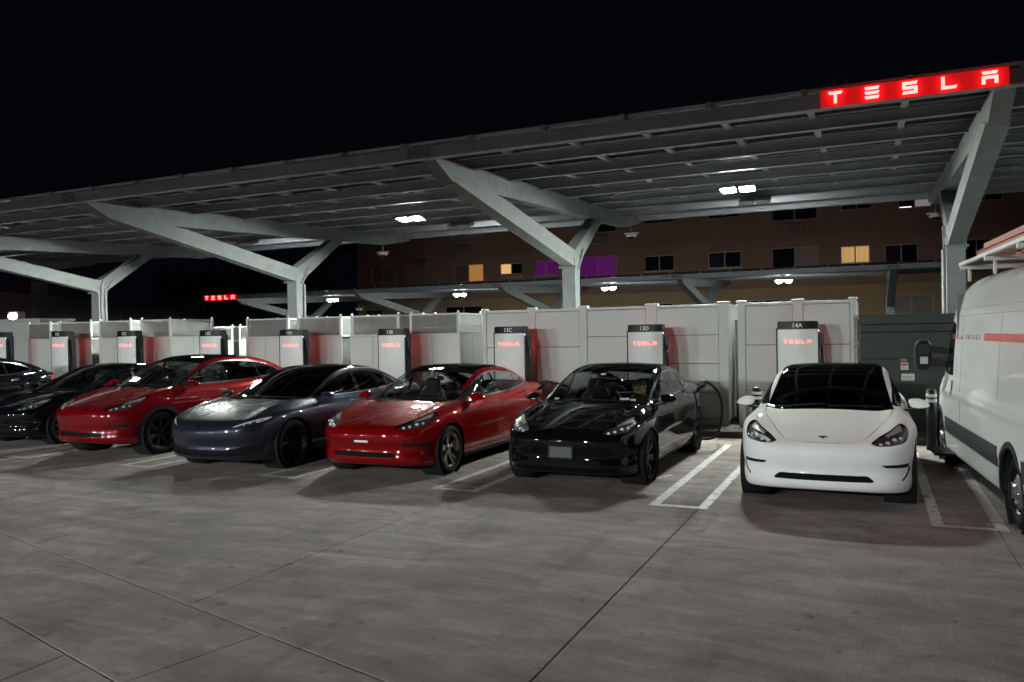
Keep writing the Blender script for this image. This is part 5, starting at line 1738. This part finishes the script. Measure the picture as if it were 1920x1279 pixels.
# charging leads and open charge flaps
def charge_lead(car, K, label_flap=True, plugged=None):
    S = K.S
    h = K.h
    yy, zz = S['L'] - .52, S.get('portz', .94)
    p = h.from_side(yy, zz, 1)[0]; n = h.normals(p[None])[0]
    P = Vector((p[0], p[1] - K.y0, p[2])); N = Vector(n)
    fl = MB(); fl.box(-.012, .0, -.06, .06, 0, .10)
    o = fl.build('charge_flap', MAT['gloss_black'], car, .004)
    o.location = P + N * .01 + Vector((0, 0, .06)); o.rotation_euler = (0, math.radians(50), 0)
    return car.location + P, N
def lead(label, car, K, pts_to):
    base, N = charge_lead(car, K)
    t = thing('charging_lead', label, 'charging lead', base, 0, 'charging leads plugged into cars')
    MB().cyl(N * .0, N * .10, .035, 12, .03).beam(N * .09, N * .17 + Vector((0, 0, .03)), .05, .06).build('plug', post_black, t)
    s = N * .16 + Vector((0, 0, .03))
    pts = [s]
    ctrl = [s] + [Vector(q) - base for q in pts_to]
    out = []
    for i in range(len(ctrl) - 1):
        p0 = ctrl[max(i - 1, 0)]; p1 = ctrl[i]; p2 = ctrl[i + 1]; p3 = ctrl[min(i + 2, len(ctrl) - 1)]
        for k in range(8):
            u = k / 8
            out.append(.5 * ((2 * p1) + (p2 - p0) * u + (2 * p0 - 5 * p1 + 4 * p2 - p3) * u * u + (3 * p1 - p0 - 3 * p2 + p3) * u ** 3))
    out.append(ctrl[-1])
    MB().tube(out, .024, 10).build('cable', cable_m, t)
b = c_black.location
lead('thick black charging lead looping down from the black sedan', c_black, KS, [(-2.42, 13.22, .99), (-2.33, 13.28, .88), (-2.29, 13.34, .64), (-2.34, 13.45, .32), (-2.48, 13.62, .09), (-2.8, 13.95, .03), (-3.2, 14.2, .14)])
lead('black charging lead plugged into the bright red sedan', c_red, KS, [(-5.02, 13.05, 1.0), (-4.85, 13.1, .90), (-4.80, 13.2, .62), (-4.95, 13.4, .3), (-5.3, 13.7, .06), (-5.9, 14.1, .05)])
lead('black charging lead plugged into the cut off black crossover', c_dark, KY, [(-18.1, 13.2, 1.02), (-17.95, 13.25, .9), (-17.95, 13.4, .5), (-18.3, 13.7, .06), (-19, 14.1, .05)])

# windscreen stickers, toll tag
def sticker(car, K, x, y, w, h_, mt, nm='sticker'):
    p = K.h.from_top(x, y)[0]; n = Vector(K.h.normals(p[None])[0])
    o = MB().box(-w / 2, w / 2, -h_ / 2, h_ / 2, 0, .0015).build(nm, mt, car)
    o.location = (p[0] + n.x * .004, p[1] - K.y0 + n.y * .004, p[2] + n.z * .004)
    o.rotation_mode = 'QUATERNION'
    o.rotation_quaternion = n.to_track_quat('Z', 'Y')
stw, stg = mat('sticker_white', (.45, .5, .48), .5), mat('sticker_green', (.28, .36, .10), .5)
sticker(c_black, KS, .42, 1.33, .12, .05, stw); sticker(c_black, KS, .53, 1.345, .07, .05, stg)
sticker(c_black, KS, -.56, 1.36, .08, .04, stw); sticker(c_black, KS, -.06, 1.92, .07, .05, stw, 'toll_tag')

# ------------------------------------------------------------------ the person at the wheel of the black sedan
def seated_person():
    skin = mat('skin', (.50, .33, .22), .55, var=.08, vscale=12)
    hair = mat('hair', (.02, .015, .012), .6, var=.2, vscale=30)
    shirt = mat('dark_shirt', (.03, .03, .034), .85, var=.2, vscale=14, bump=.2, bscale=60)
    t = thing('person', 'person in dark top sitting at the wheel of the black sedan, face lit, looking down', 'person', tuple(c_black.location + Vector((.37, -.03 + 1.30 + .98 - KS.y0, .25))))
    bm = bmesh.new()
    P = {'pel': (0, -.02, .20), 'sp': (0, .05, .40), 'ch': (0, .08, .60), 'nk': (0, .05, .73), 'hd': (0, .0, .80), 'cr': (0, -.02, .90),
         'ls': (.18, .06, .64), 'le': (.25, -.14, .46), 'lh': (.12, -.36, .50), 'rs': (-.18, .06, .64), 're': (-.24, -.14, .46), 'rh': (-.06, -.30, .52),
         'lk': (.11, -.44, .22), 'la': (.11, -.62, -.08), 'rk': (-.11, -.44, .22), 'ra': (-.11, -.62, -.08), 'lhp': (.10, -.05, .18), 'rhp': (-.10, -.05, .18)}
    R = {'pel': .15, 'sp': .14, 'ch': .16, 'nk': .062, 'hd': .088, 'cr': .084, 'ls': .075, 'le': .048, 'lh': .036, 'rs': .075, 're': .048, 'rh': .036,
         'lk': .07, 'la': .05, 'rk': .07, 'ra': .05, 'lhp': .10, 'rhp': .10}
    E_ = [('pel', 'sp'), ('sp', 'ch'), ('ch', 'nk'), ('nk', 'hd'), ('hd', 'cr'), ('ch', 'ls'), ('ls', 'le'), ('le', 'lh'), ('ch', 'rs'), ('rs', 're'), ('re', 'rh'),
          ('pel', 'lhp'), ('lhp', 'lk'), ('lk', 'la'), ('pel', 'rhp'), ('rhp', 'rk'), ('rk', 'ra')]
    me = bpy.data.meshes.new('body')
    names = list(P)
    me.from_pydata([P[k] for k in names], [(names.index(a), names.index(b_)) for a, b_ in E_], [])
    o = bpy.data.objects.new('body', me); COL.objects.link(o)
    md = o.modifiers.new('skin', 'SKIN')
    for i, k in enumerate(names):
        me.skin_vertices[0].data[i].radius = (R[k], R[k] * (.8 if k in ('ch', 'sp') else 1))
    me.skin_vertices[0].data[0].use_root = True
    o.modifiers.new('sub', 'SUBSURF').levels = 2
    o.modifiers['sub'].render_levels = 2
    dg = bpy.context.evaluated_depsgraph_get()
    m2 = bpy.data.meshes.new_from_object(o.evaluated_get(dg))
    bpy.data.objects.remove(o)
    for p_ in m2.polygons: p_.use_smooth = True
    m2.materials.clear(); m2.materials.append(shirt); m2.materials.append(skin)
    for p_ in m2.polygons:
        c = p_.center
        p_.material_index = 1 if c.z > .715 or (c.y < -.25 and c.z > .40 and abs(c.x) < .2) else 0
    o = bpy.data.objects.new('body', m2); COL.objects.link(o); o.parent = t
    hr = MB()
    vs_, fs_ = superell((0, .0, .875), (.094, .105, .088), 2.2, 14, 20)
    hr.add([(x, y + .012, z) for x, y, z in vs_ if True], [f for f in fs_ if sum(vs_[i][2] for i in f) / 4 > .905 or sum(vs_[i][1] for i in f) / 4 > .03], True)
    hr.build('hair', hair, t)
    fc = MB()
    fc.add(*superell((0, -.105, .842), (.014, .02, .024), 2, 8, 10), smooth=True)
    for s in (-1, 1): fc.add(*superell((s * .092, .0, .855), (.012, .022, .03), 2, 8, 10), smooth=True)
    fc.build('face_feature', skin, t)
    ey = MB()
    for s in (-1, 1):
        ey.add(*superell((s * .034, -.088, .868), (.014, .008, .007), 2, 6, 8), smooth=True)
        ey.box(s * .034 - .02, s * .034 + .02, -.096, -.086, .884, .890)
    ey.box(-.022, .022, -.096, -.084, .803, .809)
    ey.build('eye', hair, t)
    for s, hx, hy, hz in ((1, .12, -.37, .50), (-1, -.06, -.31, .52)):
        hb = MB()
        hb.add(*superell((hx, hy - .04, hz + .01), (.042, .05, .018), 2.5, 8, 12), smooth=True)
        for k in range(4):
            fx_ = hx - .03 + k * .02
            ln = (.06, .07, .072, .055)[k]
            hb.tube([(fx_, hy - .08, hz + .012), (fx_, hy - .08 - ln * .6, hz + .02), (fx_, hy - .08 - ln, hz - .005)], .0085, 6)
        hb.tube([(hx - s * .04, hy - .03, hz + .012), (hx - s * .065, hy - .06, hz + .02), (hx - s * .06, hy - .09, hz + .02)], .010, 6)
        hb.build('hand', skin, t)
seated_person()

# ------------------------------------------------------------------ the van
KV = CarKind(VAN)
vwhite = paint('van_white_paint', (.66, .67, .66), .34, 0.0, .7)
def van():
    S, h, y0 = KV.S, KV.h, KV.y0
    rz = math.pi + math.radians(4.5)
    # rear left tyre outside at (1.19, 8.66): van faces away from the camera
    lx, ly = S['W'] / 2 - .02, S['axle'] + S['wb'] - y0
    wx, wy = 1.16, 8.62
    c, s = math.cos(rz), math.sin(rz)
    loc = (wx - (c * lx - s * ly), wy - (s * lx + c * ly), 0)
    v = thing('cargo_van', 'white high roofed cargo van with red side stripe and ladder rack', 'van', loc, rz)
    M = MAT
    def part(nm, key, mt):
        return link(nm, KV.me[key], mt, v) if key in KV.me else None
    part('body', 'body', vwhite); part('bonnet', 'hood', vwhite)
    for q in 'LR':
        d_ = part('door', 'front_door' + q, vwhite)
        part('window_trim', 'window_trim' + q, M['gloss_black']); part('window', 'front_window' + q, M['tinted_glass'])
        part('headlight', 'headlight' + q, M['lens_glass']); part('tail_light', 'tail_light' + q, M['tail_red'])
        link('reflector', KV.me['bowl' + q], M['lamp_housing'], v)
    part('windscreen', 'windscreen', M['tinted_glass']); part('grille', 'grille', M['black_plastic']); part('underbody', 'underbody', M['black_plastic'])
    for k in KV.me:
        if str(k).startswith('cladding'): part('arch_cladding', k, M['black_plastic'])
    cap_m = mat('steel_hubcap', (.46, .46, .45), .28, metal=.85, var=.08)
    hub = MB()
    hub.lathe([(0, .085), (.05, .085), (.065, .075), (.075, .05), (.13, .045), (.165, .03), (.19, .0), (.195, -.03)], (0, 0, 0), 'x', 40)
    for k in range(5):
        a = 2 * math.pi * k / 5
        hub.cyl((.04, .10 * math.cos(a), .10 * math.sin(a)), (.075, .10 * math.cos(a), .10 * math.sin(a)), .018, 10)
    hm = hub.mesh('hubcap')
    hol = MB()
    for k in range(12):
        a = 2 * math.pi * k / 12
        hol.cyl((.018, .163 * math.cos(a), .163 * math.sin(a)), (.034, .163 * math.cos(a), .163 * math.sin(a)), .014, 8)
    hom = hol.mesh('hubcap_slot')
    for sx in (1, -1):
        for yy in (S['axle'], S['axle'] + S['wb']):
            link('wheel_arch', KV.liner[sx, yy], M['cabin_dark'], v)
            w = bpy.data.objects.new('wheel', None); COL.objects.link(w); w.parent = v; w.empty_display_size = .1
            w.location = (sx * (S['W'] / 2 - .165), yy - y0, S['tyre']); w.rotation_euler = (0, 0, 0 if sx > 0 else math.pi)
            link('tyre', KV.tyre, M['tyre_rubber'], w); link('rim', KV.rims['ten'], M['dark_rim'], w)
            o = link('hubcap', hm, cap_m, w); o.location.x = .06
            o = tag(link('hubcap_slot', hom, M['black_plastic'], w), kind='stuff'); o.location.x = .062
    # tall black mirrors
    for sx in (1, -1):
        mo = MB()
        vs_, fs_ = superell((0, 0, 0), (.115, .085, .215), 3.2, 16, 20)
        mo.add(vs_, fs_, True)
        o = mo.build('mirror', M['black_plastic'], v); o.location = (sx * 1.22, 1.02 - y0, 1.50)
        MB().box(-.075, .075, .075, .088, .02, .15).build('mirror_glass', M['dark_chrome'], o)
        MB().box(-.05, .05, .075, .088, -.12, -.02).build('mirror_glass', M['chrome'], o)
        am = MB(); am.beam((-sx * .02, .02, .10), (-sx * .30, .10, .06), .07, .10); am.beam((-sx * .02, .02, -.10), (-sx * .30, .10, -.12), .07, .10)
        am.build('mirror_arm', M['black_plastic'], o, .01)
    # flank: rubbing strip, black lower moulding, red stripe, words, seams, handle, step
    def skin(y_a, y_b, z_a, z_b, nm, mt, off=.004, n=30, rows=3, slant=0.0):
        ys = np.linspace(y_a, y_b, n); zs = np.linspace(z_a, z_b, rows)
        Y, Z = np.meshgrid(ys, zs, indexing='ij')
        Z = Z + slant * (Y - y_a)
        p = h.from_side(Y.ravel(), Z.ravel(), 1); nn = h.normals(p)
        q = p + nn * off; q[:, 1] -= y0
        lo = p - nn * .006; lo[:, 1] -= y0
        f = [(i * rows + j, (i + 1) * rows + j, (i + 1) * rows + j + 1, i * rows + j + 1) for i in range(n - 1) for j in range(rows - 1)]
        k = n * rows
        bd = [(i * rows, k + i * rows, k + (i + 1) * rows, (i + 1) * rows) for i in range(n - 1)] + [(i * rows + rows - 1, (i + 1) * rows + rows - 1, k + (i + 1) * rows + rows - 1, k + i * rows + rows - 1) for i in range(n - 1)]
        bd += [(j, j + 1, k + j + 1, k + j) for j in range(rows - 1)] + [((n - 1) * rows + j, k + (n - 1) * rows + j, k + (n - 1) * rows + j + 1, (n - 1) * rows + j + 1) for j in range(rows - 1)]
        mb = MB().add([tuple(a) for a in q] + [tuple(a) for a in lo], f + bd, False)
        return mb.build(nm, mt, v)
    red_v = mat('stripe_red', (.56, .045, .035), .4, var=.05)
    ink_r = mat('word_red', (.50, .10, .09), .5); ink_g = mat('word_grey', (.30, .20, .20), .5)
    skin(1.50, 4.50, .50, .70, 'lower_moulding', mat('moulding_blue_black', (.022, .024, .032), .5, var=.12, vscale=8), .012)
    skin(5.45, 5.9, .50, .70, 'lower_moulding', MAT['moulding_blue_black'], .012, 8)
    skin(3.72, 5.85, 1.735, 1.815, 'side_stripe', red_v, .003)
    seam = mat('panel_seam', (.18, .18, .18), .7)
    skin(1.5, 5.8, 2.105, 2.112, 'roof_seam', seam, .0015, 30, 2); skin(1.7, 5.8, 2.02, 2.026, 'roof_seam', seam, .0015, 30, 2)
    skin(2.52, 2.527, .72, 2.38, 'panel_seam', seam, .0015, 2, 14)
    skin(4.46, 4.467, 1.16, 2.0, 'panel_seam', seam, .0015, 2, 14)
    skin(1.93, 2.02, 1.02, 1.20, 'door_pull', M['black_plastic'], .006, 4)
    lx_ = 0
    def word(txt, ya, step, mt, sz):
        # reads from the nose towards the tail on the left flank
        for i, ch in enumerate(txt):
            yy = ya + i * step
            if ch in 'TESLA' and txt == 'TESLA':
                me_ = letter_mesh(ch, .058, sz * .72, .003)
            else:
                me_ = text_mesh(ch, sz, .0015, 'letter')
            o = link('letter', me_, mt, v)
            p = h.from_side(yy, 1.765, 1)[0]
            o.location = (p[0] + .006, yy - y0, 1.765)
            o.rotation_euler = (0, 0, math.radians(90))
    word('TESLA', 1.86, .155, ink_r, .085); word('ENERGY', 2.78, .145, ink_g, .085)
    st_ = MB()
    st_.box(.98, 1.24, 1.52 - y0, 2.12 - y0, .245, .275)
    for k in range(5): st_.box(1.0 + k * .05, 1.012 + k * .05, 1.55 - y0, 2.09 - y0, .275, .283)
    st_.prism([(1.52 - y0, .275), (1.60 - y0, .34), (1.64 - y0, .34), (1.66 - y0, .275)], 'x', .93, .99)
    st_.build('side_step', M['black_plastic'], v, .006)
    # cab seats
    for sx in (-.45, .45):
        s_ = MB(); s_.add(*superell((0, -.15, .95), (.26, .26, .10), 3, 10, 16), smooth=True); s_.add(*superell((0, .16, 1.32), (.25, .09, .36), 3, 12, 16), smooth=True)
        s_.add(*superell((0, .18, 1.74), (.13, .06, .09), 3, 8, 12), smooth=True)
        o = s_.build('seat', M['seat_black'], v); o.location = (sx, 1.75 - y0, 0)
    MB().box(-.98, .98, 2.15 - y0, 2.18 - y0, .4, 2.3).build('bulkhead', M['cabin_grey'], v)
    MB().box(-.92, .92, .98 - y0, 1.30 - y0, .8, 1.26).build('dashboard', M['cabin_dark'], v, .03)
    # roof rack: white crossbars and side rails
    rk = mat('rack_white', (.48, .47, .44), .45, var=.08, vscale=8)
    for yy in (2.9, 4.2, 5.5):
        MB().box(-1.0, 1.06, yy - y0 - .03, yy - y0 + .03, 2.56, 2.61).box(.95, .98, yy - y0 - .02, yy - y0 + .02, 2.42, 2.56).box(-.98, -.95, yy - y0 - .02, yy - y0 + .02, 2.42, 2.56).build('rack_crossbar', rk, v, .006)
    for xx in (1.02, -1.0):
        MB().box(xx - .025, xx + .025, 2.72 - y0, 5.7 - y0, 2.612, 2.65).build('rack_rail', rk, v, .006)
    # extension ladder lying on the rack
    org = mat('ladder_orange', (.38, .05, .012), .6, spec=.2, var=.12, vscale=10)
    yel = mat('ladder_cream', (.60, .50, .32), .5, var=.1)
    R_ = v.matrix_basis.copy()
    ld = thing('ladder', 'orange extension ladder tied on the van roof rack', 'ladder', R_ @ Vector((.45, 4.3 - y0, 2.68)), rz)
    for xx in (.40, .06):
        r_ = MB(); r_.box(xx - .015, xx + .015, -1.5, 1.55, 0, .085); r_.box(xx - .03, xx + .03, -1.5, 1.55, .083, .092); r_.build('ladder_rail', org, ld)
    for k in range(10):
        MB().cyl((.06, -1.35 + k * .3, .045), (.40, -1.35 + k * .3, .045), .017, 8).build('rung', yel, ld)
    for xx in (.36, .10):
        MB().box(xx - .014, xx + .014, -1.35, 1.6, .094, .17).build('ladder_rail', org, ld)
    return v
van()
